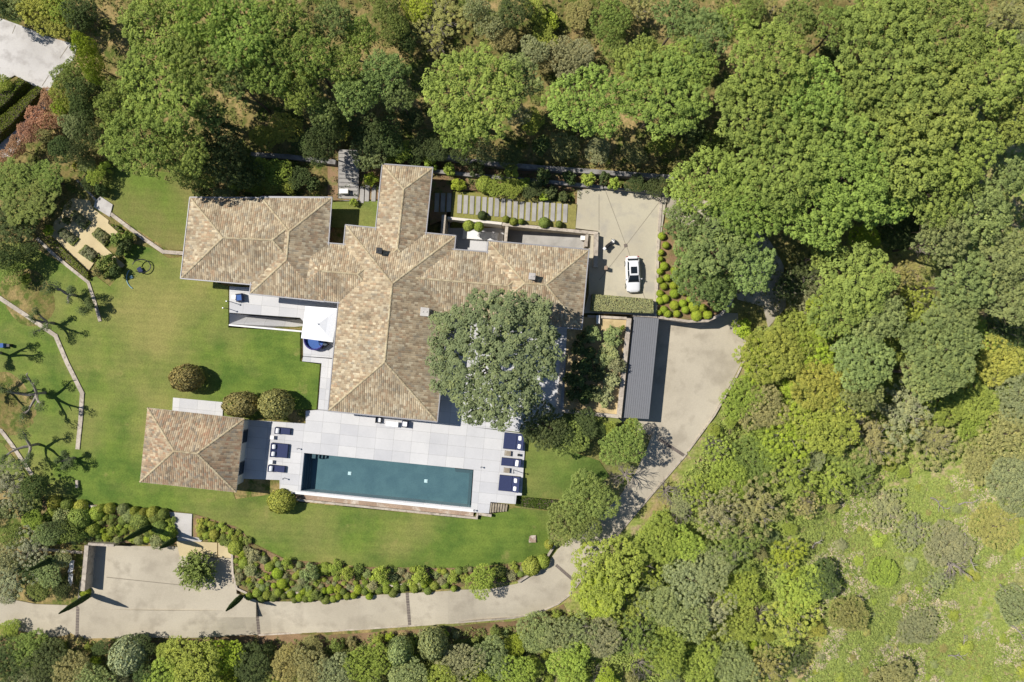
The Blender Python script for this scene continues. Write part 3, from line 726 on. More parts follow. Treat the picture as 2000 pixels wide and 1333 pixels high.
for k in range(12):
    y = 388-k*8; z = .06+k*.10; mb = MB(); mb.prism([V(663,y-7.5,z),V(699,y-6,z),V(698,y+1,z),V(662,y-.5,z)], z-.14 if k else -.1); sub(mb, 'tread', M['slab'], gs)
mb = MB(); mb.prism([V(x,y,z) for x,y,z in ((660,392,-.05),(700,394,-.05),(701,298,1.1),(661,296,1.1))], -.5); sub(mb, 'stair_base', M['greystone'], gs)

# ------------------------------------------------------------------ furniture
RZ = -AX
def lounger(px, py, L, W, head, pillows, label, rz=RZ, raise_=0):
    """head: -1 pillow at the left, +1 at the right"""
    r = empty('sun_lounger', V(px,py,.09), rz); tag(r, label, 'sun lounger', 'navy sun loungers by the pool')
    mb = MB(); mb.box((0,0,.20), (L,W,.07), 0, .02); mb.build('frame', M['dark'], r)
    for sx in (-1,1):
        for sy in (-1,1):
            mb = MB(); mb.box((sx*(L/2-.12), sy*(W/2-.06), .085), (.06,.06,.17)); mb.build('leg', M['dark'], r)
    ls = L*.66; mb = MB(); mb.box((-head*(L-ls)/2,0,.31), (ls-.02,W-.06,.15), 0, .05); mb.build('mattress', M['navy'], r)
    lb = L-ls; mb = MB()
    z0, z1 = .24, .24+lb*.42
    x0, x1 = head*(L/2-lb), head*L/2
    rings = [[Vector((x,y,z)) for y,z in ((-W/2+.03,zz),(W/2-.03,zz),(W/2-.03,zz+.13),(-W/2+.03,zz+.13))] for x,zz in ((x0,z0),(x1,z1))]
    mb.loft(rings); mb.build('backrest', M['navy'], r)
    for k in range(pillows):
        y = 0 if pillows == 1 else (k-.5)*W*.5
        mb = MB(); mb.box((0,0,0), (.42,.55 if pillows==2 else W*.75,.16), 0, .07); pl = mb.build('pillow', M['white'], r, True)
        pl.location = (head*(L/2-lb*.55), y, z0+(z1-z0)*.5+.19); pl.rotation_euler = (0, -head*.38, (k-.3)*.12)
lounger(554.5,841.5,1.85,.85,-1,1,'single navy lounger, topmost on the left side of the pool')
lounger(548,879.5,2.05,1.75,-1,2,'double navy lounger with two pillows, left side of the pool')
lounger(542.5,915,2.0,.85,-1,1,'single navy lounger, lowest on the left side of the pool')
lounger(1003,862,2.4,2.0,1,2,'upper double navy daybed with two pillows, right end of terrace')
lounger(998,902.5,2.35,1.0,1,1,'single navy lounger between the two daybeds, right end of terrace')
lounger(994,944,2.45,1.95,1,2,'lower double navy daybed with two pillows, right end of terrace')
def cube_table(px, py, s, h, mat, label, z=.09, slat=False):
    r = empty('side_table', V(px,py,z), RZ); tag(r, label, 'side table', 'small side tables on the terraces')
    if slat:
        for k in range(5):
            mb = MB(); mb.box((-s/2+s*(k+.5)/5,0,h-.02), (s/5-.03,s*.8,.04)); mb.build('slat', mat, r)
    else: mb = MB(); mb.box((0,0,h-.025), (s,s,.05), 0, .01); mb.build('table_top', mat, r)
    mb = MB()
    for sx in (-1,1):
        for sy in (-1,1): mb.box((sx*(s/2-.05), sy*(s*.8/2-.05), (h-.05)/2), (.05,.05,h-.05))
    mb.build('table_frame', M['dark'] if slat else mat, r)
cube_table(533.5,854,.46,.42,M['whitepaint'],'white side table between the top and double loungers, left of pool')
cube_table(531,901.5,.46,.42,M['whitepaint'],'white side table between the double and lowest loungers, left of pool')
cube_table(991.5,885,.78,.35,M['wood'],'slatted wooden table below the upper double daybed',slat=True)
cube_table(989.5,918,.74,.35,M['wood'],'slatted wooden table above the lower double daybed',slat=True)
cube_table(1013,888,.3,.45,M['dark'],'tiny dark stand right of the upper slatted table')
def armchair(px, py, rz, label, seat, cush, z=.1, s=.8):
    r = empty('armchair', V(px,py,z), rz); tag(r, label, 'armchair', 'outdoor armchairs')
    mb = MB(); mb.box((0,0,.27), (s,s,.12), 0, .03); mb.build('seat', seat, r)
    mb = MB(); mb.box((0,0,.37), (s*.72,s*.76,.12), 0, .05); mb.build('cushion', cush, r)
    mb = MB(); mb.box((-s/2+.06,0,.48), (.12,s,.5), 0, .04); mb.build('backrest', seat, r)
    for sy in (-1,1):
        mb = MB(); mb.box((.02,sy*(s/2-.05),.46), (s*.8,.10,.07), 0, .02); mb.build('armrest', M['dark'], r)
    for sx in (-1,1):
        for sy in (-1,1):
            mb = MB(); mb.box((sx*(s/2-.05),sy*(s/2-.05),.11), (.05,.05,.22)); mb.build('leg', M['dark'], r)
armchair(470,582,math.pi+.1,'navy armchair on the west terrace, nearest its left end',M['navy'],M['blue'],.12,.95)
armchair(741,820,RZ,'left white cushioned armchair below the main wing eave',M['dark'],M['white'],.1,.72)
armchair(792,828,math.pi+RZ,'right white cushioned armchair below the main wing eave',M['navy'],M['white'],.1,.8)
cube_table(459,581,.5,.4,M['whitepaint'],'white side table at the left end of the west terrace',.12)
r = empty('bench', V(767,828,.1), RZ); tag(r, 'long white bench against the main wing, facing the pool', 'bench')
mb = MB(); mb.box((0,0,.40), (1.5,.62,.08), 0, .02); mb.build('seat', M['white'], r)
for sx in (-1,1): mb = MB(); mb.box((sx*.65,0,.18), (.07,.5,.36)); mb.build('leg', M['whitepaint'], r)
# parasol
r = empty('parasol', V(621,633,.12), 0); tag(r, 'large square white parasol on the west terrace beside the main wing', 'parasol')
mb = MB(); cz = [V(597,598,2.6),V(661,603,2.6),V(650,669,2.6),V(588,661,2.6)]; ap = V(621,633,3.25)
for i in range(4):
    a, b = cz[i], cz[(i+1)%4]; m_ = (a+b)/2
    for t0, t1 in ((0,.5),(.5,1)):
        p, q = a.lerp(b,t0), a.lerp(b,t1); p1, q1 = p.lerp(ap,.5)-Vector((0,0,.05)), q.lerp(ap,.5)-Vector((0,0,.05))
        mb.quad(p,q,q1,p1); mb.add([p1,q1,ap], [(0,1,2)])
    mb.quad(a, b, b-Vector((0,0,.16)), a-Vector((0,0,.16)))
sub(mb, 'canopy', M['white'], r)
mb = MB()
for c_ in cz: mb.tube([c_+Vector((0,0,-.06)), ap+Vector((0,0,-.12))], .02, 5)
sub(mb, 'ribs', M['chrome'], r)
bs = V(621,633,3.1); mb = MB(); mb.tube([(bs.x,bs.y,.12),(bs.x,bs.y,3.35)], .045, 10); mb.cyl((bs.x,bs.y,3.36), .07, .06, 10); sub(mb, 'pole', M['chrome'], r)
mb = MB(); mb.box((bs.x,bs.y,.18), (1.0,1.0,.10), RZ, .03); sub(mb, 'base', M['greystone'], r)
r = empty('round_daybed', V(617,664,.12), .3); tag(r, 'round blue daybed half hidden under the square white parasol', 'daybed')
mb = MB(); mb.cyl((0,0,.2), 1.28, .3, 32); mb.build('base', M['purple'], r)
mb = MB(); mb.cyl((0,0,.4), 1.15, .12, 32, 1.08); mb.build('mattress', M['blue'], r)
mb = MB()
for k in range(10):
    a0 = math.radians(100+k*22); mb.box((math.cos(a0)*1.18, math.sin(a0)*1.18, .62), (.16,.48,.5), a0, .05)
mb.build('backrest', M['purple'], r)
armchair(634,672,2.2,'dark slate armchair to the right of the round blue daybed',M['dark'],plain('slate_fabric',(.07,.09,.12,1)),.12,.95)
# bollard lamps
def bollard(px, py, label, h=.5, z=.09):
    r = empty('bollard_lamp', V(px,py,z)); tag(r, label, 'lamp', 'small bollard lamps on the terraces')
    mb = MB(); mb.cyl((0,0,h/2), .04, h, 8); mb.build('post', M['dark'], r)
    mb = MB(); mb.cyl((0,0,h), .11, .08, 12, .07); mb.build('lamp_head', M['chrome'], r)
bollard(583,876,'small lamp above the top left corner of the pool')
bollard(940,912,'small lamp above the top right corner of the pool')
bollard(556,934,'small lamp left of the pool, below the lowest lounger',.7)
bollard(926,996,'small lamp at the bottom right corner of the pool')
bollard(572,962,'small lamp at the bottom left corner of the pool',.35)
bollard(1003,918,'tall thin lamp between the lounger and lower daybed',1.9)
bollard(452,590,'tall thin lamp at the left end of the west terrace',1.5)
bollard(446,603,'tall thin lamp at the edge of the lawn beside the ramp',1.6,0)
# small things
def small(name, px, py, size, mat, label, cat, rz=0, z=None, top=None):
    p = VG(px,py,0) if z is None else V(px,py,z)
    r = empty(name, p, rz); tag(r, label, cat)
    mb = MB(); mb.box((0,0,size[2]/2), size, 0, min(size)*.12); mb.build('body', mat, r)
    mb = MB(); mb.box((0,0,size[2]+.02), (size[0]*1.06,size[1]*1.06,.05), 0, .02); mb.build('lid', top or mat, r); return r
small('waste_bin', 1155,468,(.55,.6,.9),M['yellow'],'yellow bin in the corner beside the garage ramp','bin',z=-1.2)
small('storage_box', 1138,466,(.6,.6,.7),M['whitepaint'],'white box beside the stub wall at the ramp end','box',z=-1.2)
small('storage_box', 674,376,(1.0,.55,.7),M['whitepaint'],'white box at the foot of the shaded garden stairs','box',z=.05)
small('storage_box', 8,675,(.7,.5,.6),M['blue'],'blue box on the grass by the left edge','box')
small('storage_box', 23,675,(.35,.35,.6),M['dark'],'little black box beside the blue box on the grass','box')
small('garden_light_box', 153,945,(.3,.9,.3),M['stone'],'tiny pale stone block on the lawn left of the pool house','block')
small('plant_box', 1167,625,(.4,1.0,.5),M['whitepaint'],'narrow pale box in shade at the top of the gravel roof terrace','box',z=.02)
small('letter_box', 1182,525,(.35,.45,.9),M['trough'],'pinkish post box at the edge of the shade in the upper court','box',z=.05)
for (x, y, l) in ((143,1104,'upper of two white sunbeds left of the parking court'),(141,1130,'lower of two white sunbeds left of the parking court')):
    r = empty('sunbed', VG(x,y,0), -.06); tag(r, l, 'sunbed', 'white sunbeds left of the parking court')
    mb = MB(); mb.box((0,.2,.32), (.55,1.0,.10), 0, .03); mb.build('mattress', M['white'], r)
    mb = MB(); mb.loft([[Vector((sx,y_,z)) for sx,z in ((-.27,zz),(.27,zz),(.27,zz+.1),(-.27,zz+.1))] for y_,zz in ((-.3,.28),(-.72,.5))]); mb.build('backrest', M['white'], r)
    for sx in (-1,1):
        for yy in (-.55,.6): mb = MB(); mb.box((sx*.22,yy,.13), (.05,.05,.27)); mb.build('leg', M['whitepaint'], r)
# curved things on the lawn
r = empty('lawn_sculpture', VG(282,521,0)); tag(r, 'dark curved metal hoop with a blue seat standing on the west lawn', 'sculpture')
mb = MB(); mb.tube([(math.cos(a)*.95, math.sin(a)*.8, .35+.55*math.sin(a*.5)**2) for a in [math.radians(-130+k*15) for k in range(21)]], .06, 6); mb.build('hoop', M['dark'], r)
mb = MB(); mb.box((-.35,-.45,.35), (.55,.7,.14), .6, .05); mb.build('seat', M['navy'], r)
mb = MB()
for a in (-1.8,0.3,2.2): mb.tube([(math.cos(a)*.9, math.sin(a)*.75, 0),(math.cos(a)*.93, math.sin(a)*.78, .5)], .03, 5)
mb.build('leg', M['dark'], r)
r = empty('lawn_sculpture', VG(253,545,0)); tag(r, 'pale blue curved tube lying on the west lawn beside the dark hoop', 'sculpture')
mb = MB(); mb.tube([(math.cos(a)*1.5+1.2, math.sin(a)*1.5+.1, .12) for a in [math.radians(140+k*9) for k in range(12)]], .06, 6); mb.build('tube', plain('pale_blue', (.25,.42,.46,1)), r)
mb = MB(); mb.box((.3,.2,.12), (.35,.35,.2), .5, .05); mb.build('block', plain('pale_blue_block', (.35,.55,.6,1)), r)

# ------------------------------------------------------------------ car and scooter
def ring_se(w_, z0, z1, y, k=16, e=3.2, topk=1.0):
    out = []
    for i in range(k):
        a = 2*math.pi*(i+.5)/k; ca, sa = math.cos(a), math.sin(a)
        x = w_*math.copysign(abs(ca)**(2/e), ca); zz = math.copysign(abs(sa)**(2/e), sa)
        if zz > 0: x *= 1-(1-topk)*zz
        out.append(Vector((x, y, (z0+z1)/2+(z1-z0)/2*zz)))
    return out
def make_car():
    r = empty('parked_car', V(1234.5,537,.05), math.radians(2)); tag(r, 'white hatchback parked in the upper court above the grey green hedge', 'car')
    # front points to -y
    mb = MB(); st = [(-2.2,.55,.35,.62,1),(-2.12,.74,.28,.72,.95),(-1.85,.85,.22,.80,.9),(-1.2,.89,.2,.90,.88),(-.6,.90,.2,.98,.9),(0,.90,.2,.98,.9),(1,.90,.2,.99,.9),(1.6,.88,.22,.98,.9),(2.0,.82,.26,.95,.9),(2.15,.72,.32,.88,.95),(2.2,.6,.4,.8,1)]
    mb.loft([ring_se(w_,z0,z1,y,20,4,tk) for y,w_,z0,z1,tk in st]); mb.build('body', M['car'], r, True)
    mb = MB(); gs_ = [(-1.0,.70,.88,.93,1),(-.45,.72,.88,1.30,.82),(-.15,.72,.88,1.40,.80),(.9,.72,.88,1.42,.80),(1.5,.70,.88,1.33,.80),(1.9,.66,.88,1.0,.9)]
    mb.loft([ring_se(w_,z0,z1,y,20,4,tk) for y,w_,z0,z1,tk in gs_]); mb.build('windows', M['carglass'], r, True)
    mb = MB(); mb.loft([ring_se(w_,z1-.05,z1+.015,y,20,5,.9) for y,w_,z1 in ((-.22,.56,1.39),(-.1,.58,1.42),(.9,.585,1.445),(1.45,.56,1.385),(1.58,.53,1.345))]); mb.build('roof', M['car'], r, True)
    mb = MB(); mb.box((0,.42,1.452), (.78,.82,.02), 0, .008); mb.build('sunroof', M['carglass'], r)
    for s in (-1,1):
        mb = MB(); mb.tube([(s*.69,-.93,.93),(s*.585,-.22,1.40)], .035, 6); mb.tube([(s*.68,1.72,.97),(s*.56,1.42,1.37)], .06, 6); mb.tube([(s*.72,.35,.95),(s*.585,.4,1.41)], .03, 6); mb.build('pillar', M['car'], r)
        mb = MB(); mb.box((s*.97,-.62,.98), (.2,.13,.13), 0, .04); mb.build('mirror', M['car'], r)
        mb = MB(); mb.box((s*.62,-2.08,.66), (.32,.14,.12), s*.3, .04); mb.build('headlight', M['chrome'], r)
        mb = MB(); mb.box((s*.66,2.1,.82), (.26,.12,.14), -s*.25, .04); mb.build('tail_light', M['red'], r)
        mb = MB(); mb.box((s*.58,.5,1.44), (.03,1.7,.03), 0, .008); mb.build('roof_rail', M['chrome'], r)
        for y in (-1.38,1.32):
            mb = MB(); mb.cyl((s*.80,y,.32), .32, .21, 24, axis='X'); wh = mb.build('wheel', M['tyre'], r, False)
            mb = MB(); mb.cyl((s*.905,y,.32), .21, .03, 12, axis='X')
            o = mb.build('rim', M['chrome'], wh)
    mb = MB(); mb.box((0,1.93,1.04), (1.05,.18,.05), 0, .02); mb.build('spoiler', M['car'], r)
    mb = MB(); mb.box((0,2.19,.6), (.5,.03,.12)); mb.build('number_plate', M['whitepaint'], r)
make_car()
def scooter(px, py, rz, label):
    r = empty('motor_scooter', V(px,py,.05), rz); tag(r, label, 'motor scooter')
    for x, n in ((.62,'f'),(-.62,'r')):
        mb = MB(); mb.cyl((x,0,.25), .25, .12, 20, axis='Y'); wl = mb.build('wheel', M['tyre'], r)
        mb = MB(); mb.cyl((x,0,.25), .14, .14, 12, axis='Y'); mb.build('rim', M['chrome'], wl)
    mb = MB(); mb.loft([[Vector((x,y*wd,z)) for y,z in ((-1,z0),(1,z0),(1,z1*.9),(.6,z1),(-.6,z1),(-1,z1*.9))] for x,wd,z0,z1 in ((-.85,.10,.5,.75),(-.6,.2,.35,.78),(-.1,.2,.25,.7),(.05,.17,.22,.35),(.4,.17,.25,.38))]); mb.build('body', M['dark'], r)
    mb = MB(); mb.loft([[Vector((x,y*wd,z)) for y,z in ((-1,z0),(1,z0),(1,z1),(-1,z1))] for x,wd,z0,z1 in ((.38,.2,.3,.9),(.5,.24,.35,.95),(.62,.16,.5,.9),(.78,.09,.45,.6))]); mb.build('front_shield', M['whitepaint'], r)
    mb = MB(); mb.box((-.4,0,.82), (.75,.3,.12), 0, .05); mb.build('saddle', M['tyre'], r)
    mb = MB(); mb.tube([(.42,-.36,1.02),(.5,-.12,1.05),(.5,.12,1.05),(.42,.36,1.02)], .025, 6); mb.build('handlebar', M['dark'], r)
    mb = MB(); mb.box((-.92,0,.85), (.36,.36,.3), 0, .06); mb.build('top_box', M['whitepaint'], r)
scooter(1190,478,math.radians(42),'white and black scooter parked left of the white car')

# ------------------------------------------------------------------ foliage
def leaf_mesh(name, Cn, Nn, S, tone, asp=.55):
    n = len(Cn)
    Nn = Nn/np.maximum(np.linalg.norm(Nn, axis=1, keepdims=True), 1e-6)
    ref = np.tile(np.array([[0,0,1.]]), (n,1)); ref[np.abs(Nn[:,2]) > .9] = (1,0,0)
    U = np.cross(Nn, ref); U /= np.linalg.norm(U, axis=1, keepdims=True); W = np.cross(Nn, U)
    a = nr.rand(n)*2*np.pi; ca, sa = np.cos(a)[:,None], np.sin(a)[:,None]
    U2 = U*ca+W*sa; W2 = -U*sa+W*ca; S = S[:,None]
    q = np.stack([Cn-U2*S, Cn-W2*S*asp, Cn+U2*S, Cn+W2*S*asp], 1).reshape(-1,3)
    me = bpy.data.meshes.new(name); me.vertices.add(4*n); me.vertices.foreach_set('co', q.ravel())
    me.loops.add(4*n); me.loops.foreach_set('vertex_index', np.arange(4*n, dtype=np.int32))
    me.polygons.add(n); me.polygons.foreach_set('loop_start', np.arange(0,4*n,4,dtype=np.int32)); me.polygons.foreach_set('loop_total', np.full(n,4,dtype=np.int32))
    me.update(calc_edges=True)
    at = me.attributes.new('tone', 'FLOAT', 'FACE'); at.data.foreach_set('value', np.clip(tone,0,1).astype(np.float32))
    me.materials.append(M['leaf']); return me
def rdir(n, up=0.0):
    d = nr.normal(size=(n,3)); d /= np.linalg.norm(d, axis=1, keepdims=True)
    if up > 0: d[:,2] = np.abs(d[:,2])*(1-0)*1.0 if up >= 1 else np.where(nr.rand(n) < up, np.abs(d[:,2]), d[:,2])
    return d
def poisson(R, dmin, outline=None, tries=5000):
    pts = []
    for _ in range(tries):
        x, y = nr.uniform(-R, R, 2)
        if math.hypot(x,y) > R*(outline(math.atan2(y,x)) if outline else 1): continue
        if all((x-a)**2+(y-b)**2 > dmin*dmin for a,b in pts): pts.append((x,y))
    return np.array(pts)
def wobble(amp, seed, ks=(2,3,5,8)):
    r = np.random.RandomState(seed); ph_ = r.rand(len(ks))*6.28; am = r.uniform(.4,1,len(ks))
    return lambda t: 1 - amp + amp*sum(a*math.sin(k*t+p) for k,a,p in zip(ks,am,ph_))/len(ks)*1.6
def tufts(centres, rt, m, leaf, up=.85, flat=.8, tone_c=None, spread=.35):
    n = len(centres); D = rdir(n*m, up)
    rt = rt*np.clip(nr.lognormal(0,.24,n),.6,1.7)
    c = np.repeat(centres, m, 0); r = np.repeat(rt, m)*nr.uniform(.55,1.05,n*m)
    P = c + D*r[:,None]*np.array([1,1,flat])
    N_ = D*.8 + nr.normal(size=D.shape)*spread + np.array([-.18,.05,.6])
    tc = np.repeat(tone_c if tone_c is not None else nr.rand(n), m)
    return P, N_, nr.uniform(.7,1.25,n*m)*leaf, tc*.5+nr.rand(n*m)*.5
def join(*a):
    return [np.concatenate([x[i] for x in a]) for i in range(4)]
def limbs(mb, R, z0, z1, n, r0, seed, curve=.3, subs=2):
    r = random.Random(seed)
    for k in range(n):
        a = 2*math.pi*k/n + r.uniform(-.3,.3); L = R*r.uniform(.6,.9); zs = z0+(z1-z0)*r.uniform(0,.35)
        pts = [Vector((0,0,zs))]
        for t in (.33,.66,1): pts.append(Vector((math.cos(a+curve*t*r.uniform(-1,1))*L*t, math.sin(a)*L*t, zs+(z1-zs)*(t**.8)*r.uniform(.8,.95))))
        mb.tube(pts, [r0*.55,r0*.4,r0*.25,r0*.08], 5)
        for s in range(subs):
            b = pts[1+s%2]; a2 = a+r.uniform(-1,1); L2 = L*.45
            mb.tube([b, b+Vector((math.cos(a2)*L2*.5, math.sin(a2)*L2*.5, (z1-b.z)*.5)), b+Vector((math.cos(a2)*L2, math.sin(a2)*L2, (z1-b.z)*.85))], [r0*.25,r0*.16,r0*.05], 4)
def trunk_mesh(R, zt, zc, r0, n, seed, mat, lean=.0, name='trunk'):
    mb = MB(); mb.tube([(0,0,-1.2),(lean*.2,0,zt*.3),(lean*.6,lean*.3,zt*.6),(0,0,zt)], [r0*1.25,r0,r0*.85,r0*.6], 8)
    limbs(mb, R, zt*.92, zc, n, r0, seed)
    me = mesh_from(name, mb.v, mb.f); me.materials.append(mat); return me
# umbrella pine: R=5, top at 12
def pine_proto(seed, gap=.04, dmin=.40, R=5.0, top=12.0, h=1.15, rt=.26, m=44, leaf=.080, sag=2.2, wob=.16):
    ol = wobble(wob, seed); P = poisson(R, dmin, ol, 16000)
    rr = np.hypot(P[:,0],P[:,1])/R
    # sub-crowns: several low domes so that the top is undulating, with dark seams between
    r = np.random.RandomState(seed+5); k = 9; sc = np.array([[math.cos(a)*q, math.sin(a)*q] for a, q in zip(r.rand(k)*6.28, np.sqrt(r.rand(k))*R*.85)])
    d = np.sqrt(((P[:,None,:]-sc[None])**2).sum(-1)); ds = np.sort(d,1); seam = ds[:,1]-ds[:,0]
    z = top - h*rr**sag - np.clip(ds[:,0]*.28,0,.8) + r.normal(size=len(P))*.17 - (seam < .28)*.6
    keep = r.rand(len(P)) > gap*(1+1.5*(seam < .5)); P, z = P[keep], z[keep]
    c = np.column_stack([P+r.normal(size=P.shape)*.10, z-.4]); a = tufts(c, r.uniform(.8,1.2,len(c))*rt*1.15, m, leaf, .9, .55)
    P2 = poisson(R*.93, .75, ol, 3500); rr2 = np.hypot(P2[:,0],P2[:,1])/R
    c2 = np.column_stack([P2, top-h*rr2**sag-1.75+r.normal(size=len(P2))*.2]); b = tufts(c2, np.full(len(c2),rt*2.1), int(m*.8), leaf*2.1, .8, .6)
    return leaf_mesh('pine_crown', *join(a,b), asp=.78)
def broad_proto(seed, R=3.5, top=7.0, depth=4.0, dl=.52, rl=.35, m=50, leaf=.084, wob=.26, gap=.12, name='crown'):
    """rounded crown: leaf clumps over a bumpy ellipsoid, few below"""
    r = np.random.RandomState(seed); zc = top-depth*.55
    lob = rdir(11, 0); lob[:,2] = np.abs(lob[:,2])*.8
    pts = []; n_try = 5200; D = rdir(n_try, .85)
    out = []
    cell = {}
    for d in D:
        rad = 1 - wob + wob*2.0*max(0, max((lob@d)-.72)/.28) + r.normal()*.03
        p = np.array([d[0]*R*rad, d[1]*R*rad, d[2]*depth*.55*rad])
        key = tuple((p/dl).astype(int)); ok = True
        for i in (-1,0,1):
            for j in (-1,0,1):
                for k in (-1,0,1):
                    for q in cell.get((key[0]+i,key[1]+j,key[2]+k),()):
                        if ((p-q)**2).sum() < dl*dl: ok = False; break
        if ok: cell.setdefault(key, []).append(p); out.append(p)
    out = np.array(out); out = out[r.rand(len(out)) > gap]; out[:,2] += zc
    a = tufts(out*np.array([1,1,1]), r.uniform(.75,1.25,len(out))*rl, m, leaf, .75, .85)
    inn = rdir(60,.5)*r.uniform(.2,.75,(60,1))*np.array([R,R,depth*.5]); inn[:,2] += zc
    b = tufts(inn, np.full(60, rl*1.2), int(m*.5), leaf*1.4, .6, .8)
    return leaf_mesh(name, *join(a,b), asp=.75)
def ball_proto(seed, n=2600, leaf=.075, flat=.85, bump=.05, name='foliage'):
    """clipped shape of radius 1 resting on the ground"""
    D = rdir(n, .8); r = 1 + nr.normal(size=n)*.03 + bump*np.sin(D[:,0]*7+seed)*np.cos(D[:,1]*8+seed*2)
    P = D*r[:,None]*np.array([1,1,flat]); P[:,2] += flat*.62
    P = P[P[:,2] > -.05]; D = D[:len(P)] if False else (P-np.array([0,0,flat*.62]))
    n = len(P); ni = n//3
    Pi = P[:ni]*.9; N_ = np.concatenate([D, D[:ni]])+nr.normal(size=(n+ni,3))*.35
    return leaf_mesh(name, np.concatenate([P,Pi]), N_, nr.uniform(.7,1.3,n+ni)*leaf, nr.rand(n+ni), .6)
def bush_proto(seed, n=16, m=70, leaf=.085, name='foliage'):
    r = np.random.RandomState(seed); c = []
    for i in range(n):
        a = r.rand()*6.28; q = math.sqrt(r.rand())*.72; c.append((math.cos(a)*q, math.sin(a)*q, .75*(1-q*q*.8)+r.normal()*.06))
    c = np.array(c); return leaf_mesh(name, *tufts(c, r.uniform(.20,.36,n), m, leaf, .8, .9), asp=.75)
def spiky_proto(seed):
    P = []; N_ = []; S = []; T = []
    for k in range(150):
        d = rdir(1,1)[0]; L = nr.uniform(.85,1.1)
        for j in range(14):
            t = .35+.65*j/13; p = d*L*t; P.append(p+nr.normal(size=3)*.035); N_.append(np.array([0,0,1])+nr.normal(size=3)*.5); S.append(.085); T.append(nr.rand()*.5+.3*t)
    P = np.array(P); P[:,2] = P[:,2]*.8+.35
    return leaf_mesh('foliage', P, np.array(N_), np.array(S), np.array(T), .35)
def cypress_proto():
    n = 5200; t = nr.rand(n); a = nr.rand(n)*6.28; r = np.interp(t, [0,.08,.3,.7,.95,1],[.05,.42,.5,.38,.12,.02])*nr.uniform(.85,1.05,n)
    P = np.column_stack([np.cos(a)*r, np.sin(a)*r, .3+t*5.7]); N_ = np.column_stack([np.cos(a), np.sin(a), np.full(n,.4)])+nr.normal(size=(n,3))*.3
    return leaf_mesh('foliage', P, N_, nr.uniform(.08,.17,n), nr.rand(n)*.8, .4)
def bare_proto(seed, R=1.0, n=11, mat='twig', r0=.05):
    r = random.Random(seed); mb = MB(); mb.tube([(0,0,-.3),(0,0,.35)], [r0*1.2,r0], 6)
    def br(p, d, L, rad, lev):
        q = p+d*L; mid = p+d*L*.5+Vector((r.uniform(-.1,.1),r.uniform(-.1,.1),r.uniform(-.02,.05)))*L
        mb.tube([p,mid,q], [rad,rad*.8,rad*.5], 4)
        if lev == 0: return
        for k in range(3):
            dd = (d+Vector((r.uniform(-.9,.9),r.uniform(-.9,.9),r.uniform(-.1,.35)))).normalized()
            br(p+d*L*r.uniform(.5,1), dd, L*r.uniform(.5,.75), rad*.5, lev-1)
    for k in range(n):
        a = 2*math.pi*k/n+r.uniform(-.3,.3); br(Vector((0,0,.3)), Vector((math.cos(a),math.sin(a),r.uniform(.3,.9))).normalized(), R*.5, r0*.6, 3)
    me = mesh_from('branches', mb.v, mb.f); me.materials.append(M[mat]); return me

PR = {}
PR['pine'] = [(pine_proto(s), trunk_mesh(4.6,7.6,9.6,.26,9,s,M['bark'],.5)) for s in (1,2,3,4,5)]
PR['pinegap'] = [(pine_proto(s, gap=.15, dmin=.45, rt=.30, m=50, wob=.26, h=1.8), trunk_mesh(4.4,7.0,9.0,.24,9,s,M['bark'],.6)) for s in (21,22,23)]
PR['oak'] = [(broad_proto(s), trunk_mesh(3.2,3.2,5.6,.16,8,s,M['bark'],.2)) for s in (31,32,33,34)]
PR['sparse'] = [(broad_proto(s, gap=.30, dl=.8, m=60, leaf=.085), trunk_mesh(3.3,2.6,6.4,.14,13,s,M['twig'],.2)) for s in (41,42)]
PR['bush'] = [(bush_proto(s), None) for s in (51,52,53,54)]
PR['fine'] = [(bush_proto(s, 22, 80, .055), None) for s in (55,56,57)]
PR['ball'] = [(ball_proto(s), None) for s in (61,62,63)]
PR['spiky'] = [(spiky_proto(71), None)]
PR['cypress'] = [(cypress_proto(), None)]
PR['bare'] = [(bare_proto(s), None) for s in (81,82,83)]
NOM = {'pine':(5,12),'pinegap':(5,12),'oak':(3.5,7),'sparse':(3.5,7),'bush':(1,1.0),'fine':(1,1.0),'ball':(1,1.38),'spiky':(1,1.1),'cypress':(.5,6),'bare':(1,.9)}
stem_me = None
def stem():
    global stem_me
    if stem_me is None:
        mb = MB(); mb.tube([(0,0,-.4),(0,0,.5)], [.07,.05], 6); 
        for k in range(5):
            a = k*1.256; mb.tube([(0,0,.3),(math.cos(a)*.4,math.sin(a)*.4,.65)], [.035,.012], 4)
        stem_me = mesh_from('stem', mb.v, mb.f); stem_me.materials.append(M['bark'])
    return stem_me
cnt = {}
SC = {'oak': .88, 'sparse': .9}
